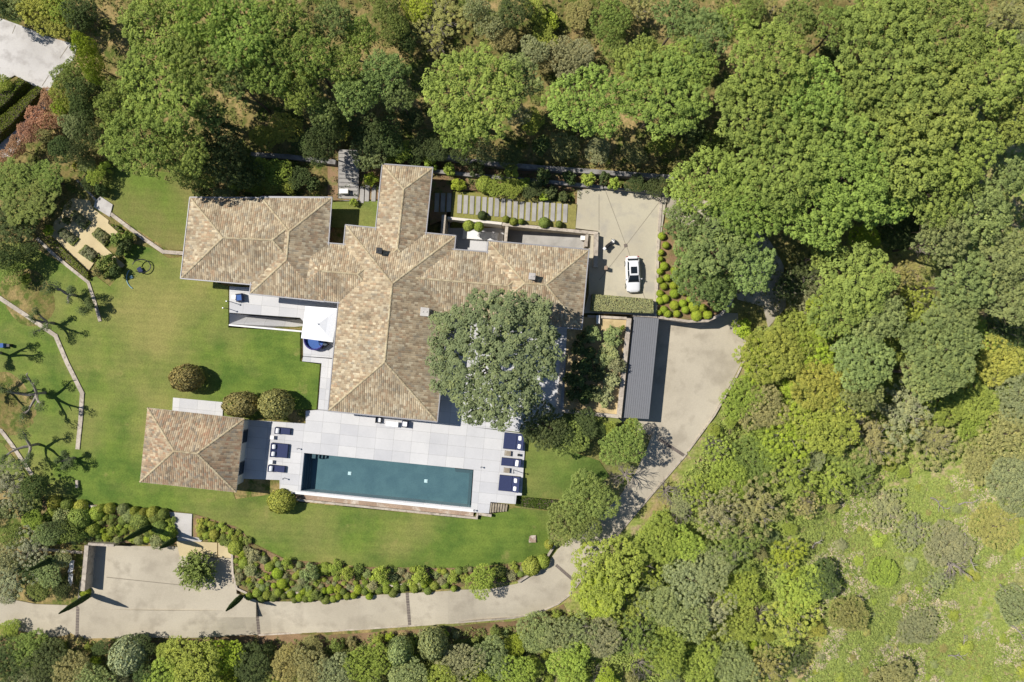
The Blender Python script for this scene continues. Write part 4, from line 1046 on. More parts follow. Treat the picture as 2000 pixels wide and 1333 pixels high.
def plant(kind, px, py, rpx, h, col, name, desc, cat, group, ry=None, gz=None, rot=None, zc=None):
    """crown seen at px,py with radius rpx; h is its height in metres"""
    zg = gz if gz is not None else VG(px,py,0).z
    zt = zg + h*(.88 if kind in ('pine','pinegap') else .6)
    p = V(px, py, zt); r = rpx/PX*(1-zt/H); R0, H0 = NOM[kind]
    r *= SC.get(kind, 1)
    pr = PR[kind]; i = cnt.get(kind, 0); cnt[kind] = i+1; cme, tme = pr[i % len(pr)]
    rt = empty(name, (p.x, p.y, zg), 0 if ry else (rnd.random()*6.28 if rot is None else rot))
    ryy = (ry/PX*(1-zt/H)) if ry else r
    rt.scale = (r/R0, ryy/R0, h/H0)
    c = bpy.data.objects.new('branches' if kind == 'bare' else 'crown' if tme else 'foliage', cme); C.objects.link(c); c.parent = rt
    k = rnd.uniform(.9,1.1); c.color = (col[0]*k, col[1]*rnd.uniform(.93,1.07)*k, col[2]*k, 1)
    t = bpy.data.objects.new('trunk' if tme else 'stem', tme if tme else stem()); 
    if kind != 'bare': C.objects.link(t); t.parent = rt
    rt['category'] = cat; rt['group'] = group; rt['desc'] = desc
    things.append((rt, px, py)); return rt
# leaf colours (albedo)
K = dict(pine=(.300,.375,.105), pineD=(.250,.320,.125), pineG=(.285,.325,.140), oak=(.235,.300,.090), dark=(.115,.155,.065), lime=(.350,.440,.065), fresh=(.330,.405,.090),
         olive=(.340,.360,.200), grey=(.350,.375,.240), brown=(.345,.335,.155), yellow=(.385,.420,.100), pink=(.500,.300,.200), sage=(.295,.350,.160), ball=(.300,.275,.120), rust=(.345,.325,.130))
K = {k: (v[0]*1.02, v[1]*1.04, v[2]*.9) if k.startswith('pine') else (v[0]*1.10, v[1]*1.07, v[2]*.98) for k, v in K.items()}
CN = dict(pine='bright green', pineD='deep green', pineG='dull grey green', oak='mid green', dark='dark green', lime='lime green', fresh='fresh green', olive='pale olive', grey='silvery grey', brown='brownish green', yellow='yellow green', pink='pinkish brown', sage='sage green', ball='brownish clipped', rust='rusty green')
def size_word(r, a, b): return 'small' if r < a else 'medium' if r < b else 'broad'

# umbrella pines: px, py, radius px, height, colour, kind
PINES = [(310,165,92,13,'pine',0),(262,272,72,12,'pine',0),(228,205,48,12,'pine',0),(385,115,70,13,'pine',0),(352,292,52,11,'pine',0),(462,60,72,13,'pine',0),(392,30,62,13,'pine',0),(300,42,72,13,'pine',0),
 (545,45,62,12,'pine',0),(600,105,60,12,'pine',1),(520,125,58,12,'pine',0),(645,38,48,11,'pineD',1),(455,150,48,12,'pineD',1),(580,172,50,11,'pine',1),(668,125,50,11,'pine',1),(690,185,50,11,'pineD',1),(628,215,38,9,'pineG',1),(748,140,55,11,'pineD',1),(778,185,38,10,'pineD',1),(700,62,42,10,'pine',1),(400,215,42,10,'pineD',1),
 (925,180,100,13,'pine',0),(1012,150,58,11,'pineG',1),(900,245,52,10,'pine',0),(1148,195,80,12,'pine',0),(1300,180,92,12,'pine',0),(1255,120,55,11,'pine',0),(1345,125,58,11,'pine',0),(1385,62,60,11,'pineD',1),(1325,28,50,10,'pineD',1),(1435,42,45,10,'pine',1),
 (1505,120,85,13,'pine',0),(1590,175,72,13,'pine',0),(1470,215,78,13,'pine',0),(1625,262,88,14,'pine',0),(1530,315,95,14,'pine',0),(1660,345,92,14,'pine',0),(1385,355,75,11,'pine',0),(1468,395,80,12,'pine',0),(1600,415,72,13,'pine',0),
 (1745,110,112,14,'pine',0),(1850,55,92,14,'pine',0),(1935,135,90,14,'pine',0),(1685,185,60,13,'pine',0),(1825,200,100,15,'pine',0),(1775,290,92,14,'pine',0),(1880,290,80,14,'pine',0),(1725,385,65,12,'pine',0),(1840,365,78,12,'pine',0),(1740,20,82,13,'pine',0),(1985,225,60,12,'pine',0),
 (1405,470,85,11,'pineD',1),(1372,545,58,10,'pineD',1),(1470,520,62,11,'pineD',1),(1340,432,50,10,'pineD',1),(1350,500,46,9,'pineD',1),(1410,565,48,9,'pineD',1),(1440,450,50,10,'pine',1),
 (1680,545,92,12,'pine',1),(1620,495,45,10,'pine',1),(1640,600,68,11,'pine',1),(1725,615,62,11,'pineG',1),(1690,705,62,10,'pineG',0),(1690,760,45,9,'pineG',0),(1845,685,82,11,'pineG',0),(1820,730,58,10,'pineG',0),
 (1850,465,62,12,'pineG',1),(1925,410,72,12,'pineG',1),(1968,500,75,12,'pineG',1),(1895,550,72,12,'pineG',1),(1870,615,62,11,'pineG',1),(1985,590,58,11,'pineG',1),(1985,345,46,11,'pineG',1),
 (1640,45,52,10,'oak',1),(1560,30,45,10,'oak',1),(48,388,66,4.4,'oak',1),(20,350,50,4.6,'oak',1),(84,345,42,4.2,'oak',1)]
for x, y, r_, h_, c_, kd in PINES:
    plant('pinegap' if kd else 'pine', x, y, r_*(1.04 if kd else 1.1), h_, K[c_], 'pine_tree', '%s %s %s' % (size_word(r_,52,76), CN[c_], 'loose pine' if kd else 'umbrella pine'), 'pine tree', 'umbrella pines around the villa', gz=max(-4, VG(x,y,0).z))
# the big tree leaning over the villa
def big_tree():
    R, top = 7.6, 11.5; r = np.random.RandomState(99); ol = wobble(.2, 97, (2,3,5,7,11,17))
    P = poisson(R, .46, ol, 34000); rr = np.hypot(P[:,0],P[:,1])/R
    k = 26; sc = np.array([[math.cos(a)*q, math.sin(a)*q] for a, q in zip(r.rand(k)*6.28, np.sqrt(r.rand(k))*R*.95)])
    ds = np.sort(np.sqrt(((P[:,None,:]-sc[None])**2).sum(-1)),1); seam = ds[:,1]-ds[:,0]
    z = top-3.6*rr**2.2-ds[:,0]*.5+r.normal(size=len(P))*.2
    keep = (r.rand(len(P)) > .02+.22*(seam < .22)) ; 
    hole = (np.hypot(P[:,0]+2.0,P[:,1]-1.8) < 1.0)|(np.hypot(P[:,0]+2.1,P[:,1]+.2) < .8)|(np.hypot(P[:,0]-.3,P[:,1]-1.9) < .6); keep &= ~hole | (r.rand(len(P)) > .7)
    P, z = P[keep], z[keep]
    a = tufts(np.column_stack([P,z]), r.uniform(.75,1.2,len(P))*.44, 84, .10, .85, .7)
    P2 = poisson(R*.92, .8, ol, 5000); P2 = P2[r.rand(len(P2)) > .12]; b = tufts(np.column_stack([P2, top-3.6*(np.hypot(P2[:,0],P2[:,1])/R)**2.2-2.4]), np.full(len(P2),.55), 40, .16, .8, .7)
    me = leaf_mesh('crown', *join(a,b), asp=.8); p = V(964,692,8.5)
    o = empty('oak_tree', (p.x,p.y,0)); tag(o, 'huge grey green tree spreading over the villa roof and courtyard', 'tree')
    c = link_mesh('crown', me, None, o); c.color = (.245,.285,.140,1); c.scale = (1.19,1.14,1)
    link_mesh('trunk', trunk_mesh(6.4,3.6,6.6,.36,12,5,M['bark'],.6), None, o)
big_tree()

# other named trees and shrubs
def tr(kind, x, y, r_, h_, c_, what, cat='tree', group='broadleaved trees and bushes', ry=None, name=None, gz=None, pre=''):
    if what.startswith('clipped'): name, cat = 'topiary_ball', 'topiary'
    return plant(kind, x, y, r_, h_, K[c_], name or cat.replace(' ','_'), (pre or size_word(r_, 14, 34))+' '+CN[c_]+' '+what, cat, group, ry, gz)
for x,y,r_,h_,c_ in [(632,292,34,7,'dark'),(655,252,36,8,'dark'),(440,300,60,8,'dark'),(400,330,40,6,'oak'),(370,345,28,4,'oak'),(480,345,36,5,'dark'),(440,385,22,3,'sage'),(400,378,20,3,'dark')]: tr('oak',x,y,r_,h_,c_,'tree',group='trees between the pines and the villa')  # first two trees are added to cast shade on the garden stairs
for x,y,r_,h_,c_ in [(545,335,26,3,'fresh'),(530,360,20,2.4,'yellow'),(560,365,20,2.2,'fresh'),(500,365,20,2.4,'fresh'),(585,350,22,2.5,'dark'),(510,325,20,3,'fresh'),(610,360,18,2,'dark'),(570,390,13,1.5,'yellow'),(460,365,18,2.5,'yellow'),
  (720,265,40,5,'dark'),(760,268,38,5,'dark'),(722,300,34,4,'sage'),(725,318,20,1.8,'yellow'),(790,300,22,3,'fresh'),(810,312,20,2.5,'dark'),(840,320,16,2,'fresh'),(765,312,15,2,'fresh'),(690,395,9,1,'fresh'),(725,350,18,1.2,'lime'),
  (895,362,16,1.3,'lime'),(975,366,22,1.8,'fresh'),(1005,366,22,1.8,'fresh'),(1040,370,22,1.6,'dark'),(1065,385,14,1,'lime'),(1075,375,16,1.5,'dark'),(1100,385,14,1.2,'dark'),(1025,360,16,1.5,'fresh'),
  (880,330,16,2,'fresh'),(930,330,18,2.2,'dark'),(1000,335,18,2,'fresh'),(1060,345,18,2,'dark'),(1110,350,18,2,'dark'),(1150,350,16,2,'fresh'),(1200,358,16,2,'fresh'),(1240,362,20,2,'dark'),(1280,365,20,2,'dark'),(1180,348,14,1.6,'dark'),
  (860,300,24,4,'dark'),(905,305,24,4,'dark'),(950,300,26,4,'sage'),(830,285,26,4,'dark'),(1000,305,26,3.5,'dark')]:
    tr('bush' if r_ < 20 else 'oak', x, y, r_, h_, c_, 'shrub', 'shrub', 'shrubs behind the villa')
tr('ball',946,360,17,1.7,'fresh','clipped ball','shrub','shrubs behind the villa')
for x,y,r_,c_ in [(942,421,9,'dark'),(915,441,11,'fresh'),(935,443,10,'fresh'),(1003,433,8,'fresh'),(1018,433,6,'fresh'),(988,428,7,'fresh'),(1063,435,11,'oak'),(1092,438,7,'oak')]: tr('ball',x,y,r_,1.0,c_,'clipped shrub','shrub','small clipped shrubs by the stepping slabs',gz=0.05)
# clipped domes by the pool house
for x,y,r_,ry,h_ in [(361,739,32,27,3.2),(468,791,36,25,2.9),(536,791,34,30,3.4)]: plant('ball',x,y,r_,h_,K['ball'],'clipped_tree','large brownish clipped dome tree','clipped tree','clipped dome trees by the pool house',ry,.0)
tr('ball',548,981,27,2.2,'yellow','rounded shrub','shrub','shrubs on the south lawn',24)
# the big rounded tree in the parking court
plant('spiky',381,1117,40,3.2,K['oak'],'palm_tree','spiky dark green round tree','tree','trees at the parking court',None,-1.6)
# cypresses
for x,y,h_ in [(178,1161,6.0),(474,1163,4.9),(299,1026,6.6),(345,1052,4.0),(118,1085,5.4)]:
    p = VG(x,y,0); rt = empty('cypress_tree', p); rt.scale = (.68,.68,h_/6); c = link_mesh('foliage', PR['cypress'][0][0], None, rt); c.color = (.08,.115,.045,1)
    mb_s = bpy.data.objects.new('trunk', stem()); C.objects.link(mb_s); mb_s.parent = rt
    rt['category'] = 'cypress'; rt['group'] = 'slim cypresses around the parking court'; rt['desc'] = 'slim dark cypress'; things.append((rt,x,y))
# hedges: clipped boxes
def hedge(name, poly, h_, col, label, dz=0, leaf=.08, dens=150, z0=None, group=None):
    P = [V(x,y,h_) if z0 is not None else VG(x,y,h_) for x,y in poly]; zb = z0 if z0 is not None else min(p.z for p in P)-h_
    xs = [p.x for p in P]; ys = [p.y for p in P]; area = (max(xs)-min(xs))*(max(ys)-min(ys)); n = int(area*dens)
    x = nr.uniform(min(xs),max(xs),n); y = nr.uniform(min(ys),max(ys),n); pp = [(p.x,p.y) for p in P]
    k = np.array([pt_in(pp,a,b) for a,b in zip(x,y)]); x, y = x[k], y[k]
    top = np.column_stack([x,y,zb+h_+nr.normal(size=len(x))*.04+.05*np.sin(x*3)*np.sin(y*2.5)]); Nt = np.tile([0,0,1.],(len(x),1))
    S_, Ns = [], []
    for i in range(len(P)):
        a, b = P[i], P[(i+1)%len(P)]; L = (b-a).length; m_ = int(L*h_*dens*.8); t = nr.rand(m_)[:,None]; zz = nr.rand(m_)*h_
        q = np.array(a)*(1-t)+np.array(b)*t; q[:,2] = zb+zz; nn = np.array([(b-a).y,-(b-a).x,0]); nn /= np.linalg.norm(nn); S_.append(q); Ns.append(np.tile(nn,(m_,1)))
    A = np.concatenate([top]+S_); N_ = np.concatenate([Nt]+Ns)+nr.normal(size=A.shape)*.4
    org = sum(P, Vector())/len(P); org.z = zb; A = A-np.array(org)
    rt = empty(name, org); tag(rt, label, 'hedge', group)
    c = link_mesh('foliage', leaf_mesh('foliage', A, N_, nr.uniform(.7,1.3,len(A))*leaf, nr.rand(len(A)), .6), None, rt); c.color = (*col,1)
    mb = MB(); mb.prism([Vector(((p.x-org.x)*.94, (p.y-org.y)*.94, h_*.85)) for p in P], -.2); mb.build('stems', M['bark'], rt)
hedge('hedge', [(1158,575),(1275,585),(1276,612),(1155,607)], 1.5, K['olive'], 'grey green clipped hedge between the white car and the carport', z0=.05, leaf=.075, dens=240)
hedge('hedge', [(1012,972),(1095,980),(1092,1000),(1006,990)], .8, (.075,.115,.022), 'dark green box hedge right of the pool steps')
hedge('hedge', [(-30,245),(0,225),(68,165),(78,172),(20,240),(-30,285)], 1.6, (.13,.16,.03), 'longer clipped hedge beside the shaded drive at upper left')
hedge('hedge', [(-30,190),(0,178),(35,150),(45,158),(5,205),(-30,225)], 1.5, (.13,.17,.03), 'shorter clipped hedge nearest the upper left concrete drive')
for k,(q,l) in enumerate(((((144,410),(177,434),(164,449),(136,425)),'uppermost'),(((121.5,445),(154,466.6),(141,481),(110,455)),'leftmost'),(((191,444),(216,462),(203,481),(178,457.6)),'rightmost'),(((166.6,478),(193.6,498),(180,513),(152,493.6)),'lowest'))):
    cx = sum(a for a,b in q)/4; cy = sum(b for a,b in q)/4
    hedge('parterre_bed', [(a,b) for a,b in q], .3, (.26,.32,.09), l+' of the four box edged beds in the gravel garden', leaf=.06, dens=260, group='box edged beds in the gravel garden')
    for j in range(6):
        t = (j%3-1)*.5; s = (j//3-.5)*.45
        x = cx+t*(q[1][0]-q[0][0])*.5+s*(q[3][0]-q[0][0]); y = cy+t*(q[1][1]-q[0][1])*.5+s*(q[3][1]-q[0][1])
        tr('fine',x,y,7,.75,'grey' if k != 2 else 'olive',l+' bed plant','plant','plants in the gravel garden',pre='small')
hedge('hedge', [(88,470),(100,464),(172,533),(172,548)], .5, (.17,.21,.04), 'low green hedge along the lower edge of the gravel garden', leaf=.07)
hedge('hedge', [(213,436),(226,440),(240,452),(231,453),(216,440)], .5, (.17,.23,.04), 'small green hedge right of the stone platform', leaf=.07)
for x,y,r_,c_ in [(228,470,17,'oak'),(245,478,16,'dark'),(236,492,14,'dark'),(205,520,22,'oak'),(225,530,14,'dark'),(190,530,12,'brown'),(250,460,12,'oak'),(215,505,10,'oak')]: tr('bush',x,y,r_,1.8,c_,'shrub','shrub','shrubs at the right of the gravel garden')
# lime balls in the soil bed
for x,y,r_ in [(365,475,28),(395,545,26),(360,600,22),(355,650,20),(382,705,30),(350,745,24),(405,795,26),(350,815,24),(380,860,26),(350,915,26),(350,970,28),(390,955,30),(465,740,30),(480,797,30),(452,855,28),(460,915,34),(530,905,24),(460,1005,34),(525,990,28),(545,1040,28),(380,1040,28),(408,1070,28),(480,1070,26),(610,1015,40),(680,1025,28),(630,1085,40),(715,1078,34),(785,1020,34),(345,1062,20),(575,960,22),(500,860,18)]:
    tr('ball', 1200+x/3.92, 340+y/3.92, r_/3.92*1.05, .75, 'lime', 'clipped ball', 'shrub', 'lime green balls in the bed by the upper court', gz=-.1, pre='small')
# lawn edge balls (yellow and green) of the border left of the parking court
for x,y,r_,c_ in [(104,982,13,'yellow'),(130,986,12,'oak'),(157,990,13,'yellow'),(213,994,11,'yellow'),(240,996,12,'sage'),(262,999,9,'yellow'),(297,1002,12,'yellow'),(318,1005,11,'oak'),(196,993,8,'yellow'),(280,1001,8,'yellow')]:
    tr('ball',x,y,r_,1.1,c_,'clipped ball','shrub','clipped balls on the wall by the lawn')
def scatter(poly, dmin, fn, n=4000, seed=1, avoid=(), pts=None):
    r = random.Random(seed); pts = [] if pts is None else pts; xs = [p[0] for p in poly]; ys = [p[1] for p in poly]; c = 0
    for _ in range(n):
        x, y = r.uniform(min(xs),max(xs)), r.uniform(min(ys),max(ys))
        if not pt_in(poly,x,y) or any(pt_in(a,x,y) for a in avoid): continue
        rr = fn(r)
        if all((x-a)**2+(y-b)**2 > ((rr+q)*dmin)**2 for a,b,q in pts): pts.append((x,y,rr)); c += 1
    return pts[-c:] if c else []
r5 = random.Random(5)
for x,y,r_ in scatter([(92,998),(335,1012),(345,1020),(342,1058),(170,1060),(110,1056),(85,1020)], .58, lambda r: 7+15*r.random()**1.6, 1500, 3):
    c_ = r5.choice(['fresh','oak','fresh','sage','lime','oak']); tr('fine' if r5.random() < .6 else 'ball', x, y, r_, r_/PX*1.2, c_, 'shrub', 'shrub', 'shrubs in the border above the parking court')
for x,y,r_ in scatter([(385,1010),(462,1034),(490,1064),(460,1066),(385,1052)], .6, lambda r: 4+9*r.random()**1.4, 800, 4):
    tr('ball' if r5.random() < .5 else 'fine', x, y, r_, r_/PX*1.2, r5.choice(['yellow','oak','fresh','yellow']), 'shrub', 'shrub', 'shrubs beside the stone path')
hand = [(605,1120,22,'sage',28),(745,1122,21,'fresh',20),(820,1125,21,'fresh',22),(940,1132,33,'fresh',30),(620,1162,14,'oak',12),(680,1120,18,'fresh',17),(560,1098,12,'fresh',12)]
pts0 = [(a,b,c) for a,b,c,d,e in hand]
for x,y,r_,c_,ry in hand: tr('oak' if r_ > 28 else 'fine', x, y, r_, r_/PX*1.6, c_, 'bush', 'shrub', 'shrubs between the south lawn and the drive')
for x,y,r_ in scatter([(458,1068),(500,1076),(560,1100),(700,1112),(900,1114),(1035,1102),(1060,1092),(1055,1108),(1010,1134),(900,1142),(700,1152),(600,1160),(500,1160),(464,1140)], .60, lambda r: 5.5+12*r.random()**1.8, 2600, 6, pts=pts0):
    c_ = r5.choice(['fresh','oak','fresh','sage','olive','lime','fresh']); tr('fine' if r5.random() < .65 else 'ball', x, y, r_, r_/PX*1.15, c_, 'shrub', 'shrub', 'shrubs between the south lawn and the drive')
for x,y,r_ in scatter([(500,1158),(700,1150),(860,1140),(900,1150),(820,1156),(650,1172),(520,1174),(480,1168)], .72, lambda r: r.uniform(6,10), 700, 8):
    tr('ball', x, y, r_, .8, r5.choice(['fresh','lime','oak']), 'clipped shrub', 'shrub', 'small shrubs along the inner drive edge')
for x,y,r_,c_,h_ in [(165,1158,11,'lime',.8),(1072,1065,9,'yellow',1.4),(1038,1108,18,'fresh',1.6),(1060,1098,14,'fresh',1.2)]: tr('ball',x,y,r_,h_,c_,'clipped shrub','shrub','small shrubs along the inner drive edge')
# trees between the pool lawn and the drive
for x,y,r_,h_,c_ in [(1150,968,56,4.2,'oak'),(1100,1020,40,4,'oak'),(1140,1015,36,3.6,'oak'),(1215,868,48,4,'oak'),(1115,860,36,3.4,'oak'),(1060,830,42,5,'dark'),(1090,845,30,4,'dark'),(1140,825,32,3,'dark'),(1190,838,17,1.6,'fresh'),(1234,836,18,1.6,'fresh'),(1165,840,16,2,'dark'),(1035,845,22,3,'dark')]:
    tr('oak',x,y,r_,h_,c_,'tree','tree','trees between the east lawn and the drive',gz=-.6 if y > 900 else -.1)
for x,y,r_,h_ in [(1222,930,40,2.6),(1265,848,14,1.4)]: plant('bare',x,y,r_,h_,K['oak'],'bare_shrub','leafless grey shrub','shrub','leafless shrubs',gz=-1.5)
# plants on the gravel roof terrace
for x,y,r_,c_ in [(1160,650,16,'sage'),(1198,658,17,'sage'),(1190,690,20,'sage'),(1205,715,15,'olive'),(1195,745,15,'olive'),(1185,770,14,'olive'),(1150,690,13,'dark'),(1130,680,12,'dark'),(1140,715,15,'dark'),(1165,730,15,'dark'),(1130,745,14,'dark'),(1150,765,13,'dark'),(1215,640,5,'fresh'),(1175,705,14,'sage'),(1140,660,13,'dark'),(1165,770,13,'sage'),(1138,780,12,'dark'),(1112,740,11,'dark'),(1180,790,8,'olive'),(1120,770,12,'dark'),(1122,715,10,'dark')]:
    tr('bush',x,y,r_*1.35,1.7,c_,'shrub','shrub','shrubs on the gravel roof terrace',gz=.0)
# top left and west edge
for x,y,r_,h_,c_ in [(100,200,24,3,'pink'),(80,232,24,3,'pink'),(58,262,26,3,'pink'),(36,290,22,3,'pink'),(8,318,24,3,'pink'),(108,240,18,2.6,'pink'),(90,268,18,2.6,'brown')]: tr('oak',x,y,r_,h_,c_,'flowering tree','tree','pinkish trees beside the neighbouring drive')
for x,y,r_,h_,c_ in [(70,15,44,4,'yellow'),(110,45,38,3.4,'yellow'),(120,15,34,4,'fresh'),(30,20,34,4,'sage'),(165,30,36,5,'dark'),(170,95,24,6,'lime'),(185,125,22,6,'lime'),(190,155,16,5,'lime'),(140,150,34,4,'oak'),(160,175,30,4,'dark'),(130,190,26,3.4,'fresh'),(120,215,18,3,'lime'),(165,215,26,4,'dark'),(150,245,28,4,'sage'),(175,265,26,4,'dark'),(125,290,28,4,'dark'),(160,300,24,4,'dark'),
   (175,325,18,2.4,'sage'),(150,324,10,1.5,'yellow'),(190,345,18,2.4,'fresh'),(205,325,14,2.4,'fresh'),(195,370,15,2,'dark'),(12,165,20,2,'fresh'),(-5,10,36,5,'sage'),(172,360,16,2,'dark'),
   (25,440,44,3.6,'dark'),(64,428,22,3,'oak'),(15,500,30,4,'dark'),(55,490,24,3,'dark'),(30,530,26,2.6,'oak'),(130,430,10,1.2,'dark'),(95,450,12,1.5,'lime'),(50,545,14,1.4,'fresh')]: tr('oak' if r_>15 else 'bush',x,y,r_,h_,c_,'tree' if r_>22 else 'shrub','tree' if r_>22 else 'shrub','trees and shrubs at the upper left')
for x,y,r_,h_,c_ in [(18,940,44,4,'grey'),(40,975,34,3.6,'sage'),(60,1065,36,3.4,'grey'),(30,1040,26,3,'oak'),(95,1045,26,3,'sage'),(20,1125,46,4,'grey'),(15,1090,32,4,'olive'),(100,1115,28,3,'sage'),(80,1150,28,3,'oak'),(125,1150,20,2.4,'dark'),(60,1110,28,3,'dark'),(125,1090,16,2,'olive'),(20,1160,26,3,'grey'),(110,1035,26,2.6,'dark'),(70,1015,22,2,'fresh'),(130,1040,22,2.4,'oak'),(75,955,26,4,'dark'),(10,1000,26,3,'dark')]:
    tr('sparse' if c_ in ('grey','sage') and r_ > 30 else 'oak',x,y,r_,h_,c_,'olive tree' if c_ in ('grey','olive') else 'tree','tree','trees left of the parking court')
# pollarded olives with bare limbs
def pollard(px, py, r_, h_, seed, leaves=60):
    r = random.Random(seed); R = r_/PX; p = VG(px,py,0); rt = empty('olive_tree', p, 0); mb = MB(); tips = []
    mb.tube([(0,0,-.4),(.05,.05,h_*.2),(0,0,h_*.38)], [.22,.16,.15], 7)
    for k in range(4):
        a = 6.28*k/4+r.uniform(-.5,.5); q = Vector((0,0,h_*.35)); pts = [q]; rad = [.17]
        for s in range(4):
            a += r.uniform(-.6,.6); q = q+Vector((math.cos(a)*R*.19, math.sin(a)*R*.19, h_*.13)); pts.append(q); rad.append(.16-.03*s)
            if s > 0:
                a2 = a+r.choice((-1,1))*r.uniform(.7,1.3); q2 = q+Vector((math.cos(a2)*R*.18,math.sin(a2)*R*.18,h_*.12)); mb.tube([q,q2],[.08,.03],5); tips.append(q2)
        mb.tube(pts, rad, 6); tips.append(q)
    me = mesh_from('limbs', mb.v, mb.f); me.materials.append(M['pale_bark']); link_mesh('limbs', me, None, rt)
    c = np.array([list(t) for t in tips]); c = c[nr.rand(len(c)) < .8]
    lf = link_mesh('foliage', leaf_mesh('foliage', *tufts(c, np.full(len(c),.45), leaves*3, .085, .5, .9), asp=.35), None, rt); lf.color = (.13,.17,.07,1)
    rt['category'] = 'olive tree'; rt['group'] = 'pruned olive trees on the west lawn'; rt['desc'] = 'pruned bare limbed olive tree'; things.append((rt,px,py))
for i,(x,y,r_,h_) in enumerate([(88,768,52,4.2),(75,868,42,4.0),(2,690,44,4.2),(5,760,44,4),(105,632,26,3.2),(148,578,30,3.2),(145,895,18,2.2),(185,600,14,2)]): pollard(x,y,r_,h_,200+i)
# north woodland floor bushes and pale grass clumps
for x,y,r_,h_,c_ in [(860,40,50,2.4,'rust'),(850,90,30,1.8,'rust'),(930,20,26,5,'olive'),(955,50,28,4,'olive'),(1000,30,36,5,'dark'),(985,80,28,3,'brown'),(1060,80,30,2.4,'fresh'),(1100,115,36,3.4,'olive'),(1135,115,32,3,'olive'),(1070,120,26,3,'brown'),(1040,20,28,2.4,'yellow'),(1130,30,26,1.4,'rust'),(1200,40,44,5,'oak'),(1195,90,34,4,'oak'),(1240,20,34,4,'brown'),(1075,40,22,1.6,'lime'),(1040,105,30,4,'olive'),
   (815,15,28,3,'lime'),(780,60,30,5,'oak'),(755,20,34,5,'oak'),(795,90,26,4,'dark'),(560,250,30,2.6,'yellow'),(640,262,26,2,'dark'),(520,270,30,2.4,'yellow'),(600,280,28,2,'dark'),(660,250,26,1.8,'yellow'),(810,235,26,3,'dark'),(1040,240,26,2.4,'yellow'),(1010,225,26,3,'olive'),(1100,285,28,1.8,'brown'),(1170,290,28,1.6,'olive'),(1240,300,26,1.6,'brown'),(1060,285,24,2,'dark'),(1290,280,26,2,'fresh'),(1365,265,24,4,'dark'),(1395,290,34,6,'oak'),(1460,20,30,4,'oak'),(1490,25,34,2,'rust'),(1610,130,34,2,'rust'),(1620,100,30,3,'dark'),(1660,110,26,3,'brown'),(1960,30,36,5,'brown'),(1985,100,30,5,'olive')]:
    tr('sparse' if c_ in ('rust','brown') and r_ > 28 else 'oak' if r_ > 24 else 'bush', x, y, r_, h_, c_, 'bush', 'bush', 'bushes in the north wood')
# maquis to the right of the drive
wild = [(1520,690,60,5,'yellow'),(1480,700,45,4,'lime'),(1560,650,50,5,'fresh'),(1600,680,50,5,'lime'),(1490,800,46,4.4,'brown'),(1450,780,38,3.4,'fresh'),(1540,840,52,5,'lime'),(1595,740,52,5,'yellow'),(1600,830,66,5,'fresh'),(1500,870,40,4,'fresh'),(1470,900,44,4,'oak'),(1540,920,48,4.6,'oak'),(1420,930,44,4,'fresh'),(1400,880,32,2.8,'fresh'),
  (1470,990,62,5,'brown'),(1400,1000,46,4.4,'brown'),(1440,1060,50,4.8,'oak'),(1360,960,34,3,'fresh'),(1330,980,26,2.4,'grey'),(1280,1050,46,4,'fresh'),(1185,1120,66,5,'fresh'),(1165,1165,46,4.4,'lime'),(1250,1110,40,4,'fresh'),(1330,1060,40,4,'oak'),(1390,1100,46,4,'sage'),(1340,1130,44,4,'brown'),(1290,1180,44,4,'sage'),(1230,1190,40,3.6,'oak'),(1535,1085,38,3.6,'lime'),(1560,1150,52,4,'oak'),(1600,1130,36,4,'dark'),(1540,1200,52,5,'oak'),(1655,1200,34,2.8,'rust'),
  (1730,1120,32,1.6,'fresh'),(1440,1150,44,3.4,'fresh'),(1390,1190,46,4,'brown'),(1445,1220,40,3.6,'fresh'),(1340,1210,40,4,'grey'),(1240,1240,46,4.4,'oak'),(1180,1250,40,4,'olive'),(1130,1230,36,4,'sage'),(1300,1270,46,4.4,'sage'),(1360,1290,44,4,'oak'),(1420,1290,40,4,'grey'),(1500,1300,40,4,'rust'),(1550,1290,36,3,'dark'),(1450,1320,40,4,'sage'),
  (1790,1225,40,1.6,'brown'),(1740,1330,44,3,'rust'),(1975,1180,34,2.4,'brown'),(1700,860,60,4.6,'brown'),(1760,800,60,4.6,'olive'),(1820,860,52,4,'brown'),(1830,780,46,4,'oak'),(1890,780,50,4,'fresh'),(1900,830,30,3,'fresh'),(1960,850,46,4,'brown'),(1970,920,46,4,'rust'),(1910,900,42,3,'brown'),(1950,700,50,4,'yellow'),(1990,780,44,4,'olive'),(1900,660,38,4,'fresh'),(1960,640,40,4,'dark'),(1800,620,40,4.4,'fresh'),(1780,580,34,4,'yellow'),(1760,540,30,5,'rust'),(1690,465,30,5,'lime'),(1740,450,40,5,'dark'),(1790,440,40,5,'dark'),(1560,570,40,3,'rust'),(1540,560,30,3,'dark'),(1590,600,26,5,'lime'),(1570,530,40,4,'dark'),(1640,780,50,5,'yellow'),(1660,890,44,4,'oak'),(1620,940,42,4,'oak'),(1680,940,30,3,'oak'),(1830,1130,30,1.6,'olive'),(1850,1060,46,2,'brown'),(1780,1040,36,1.8,'olive'),(1940,1030,44,1.8,'rust'),(1990,960,40,3,'brown'),(1730,990,40,1.8,'olive')]
pw = [(a,b,c*.72) for a,b,c,d,e in wild]
SC['oak'] = .93; SC['sparse'] = .9
BR = {'brown':'olive','rust':'brown','oak':'fresh','sage':'sage','grey':'olive'}
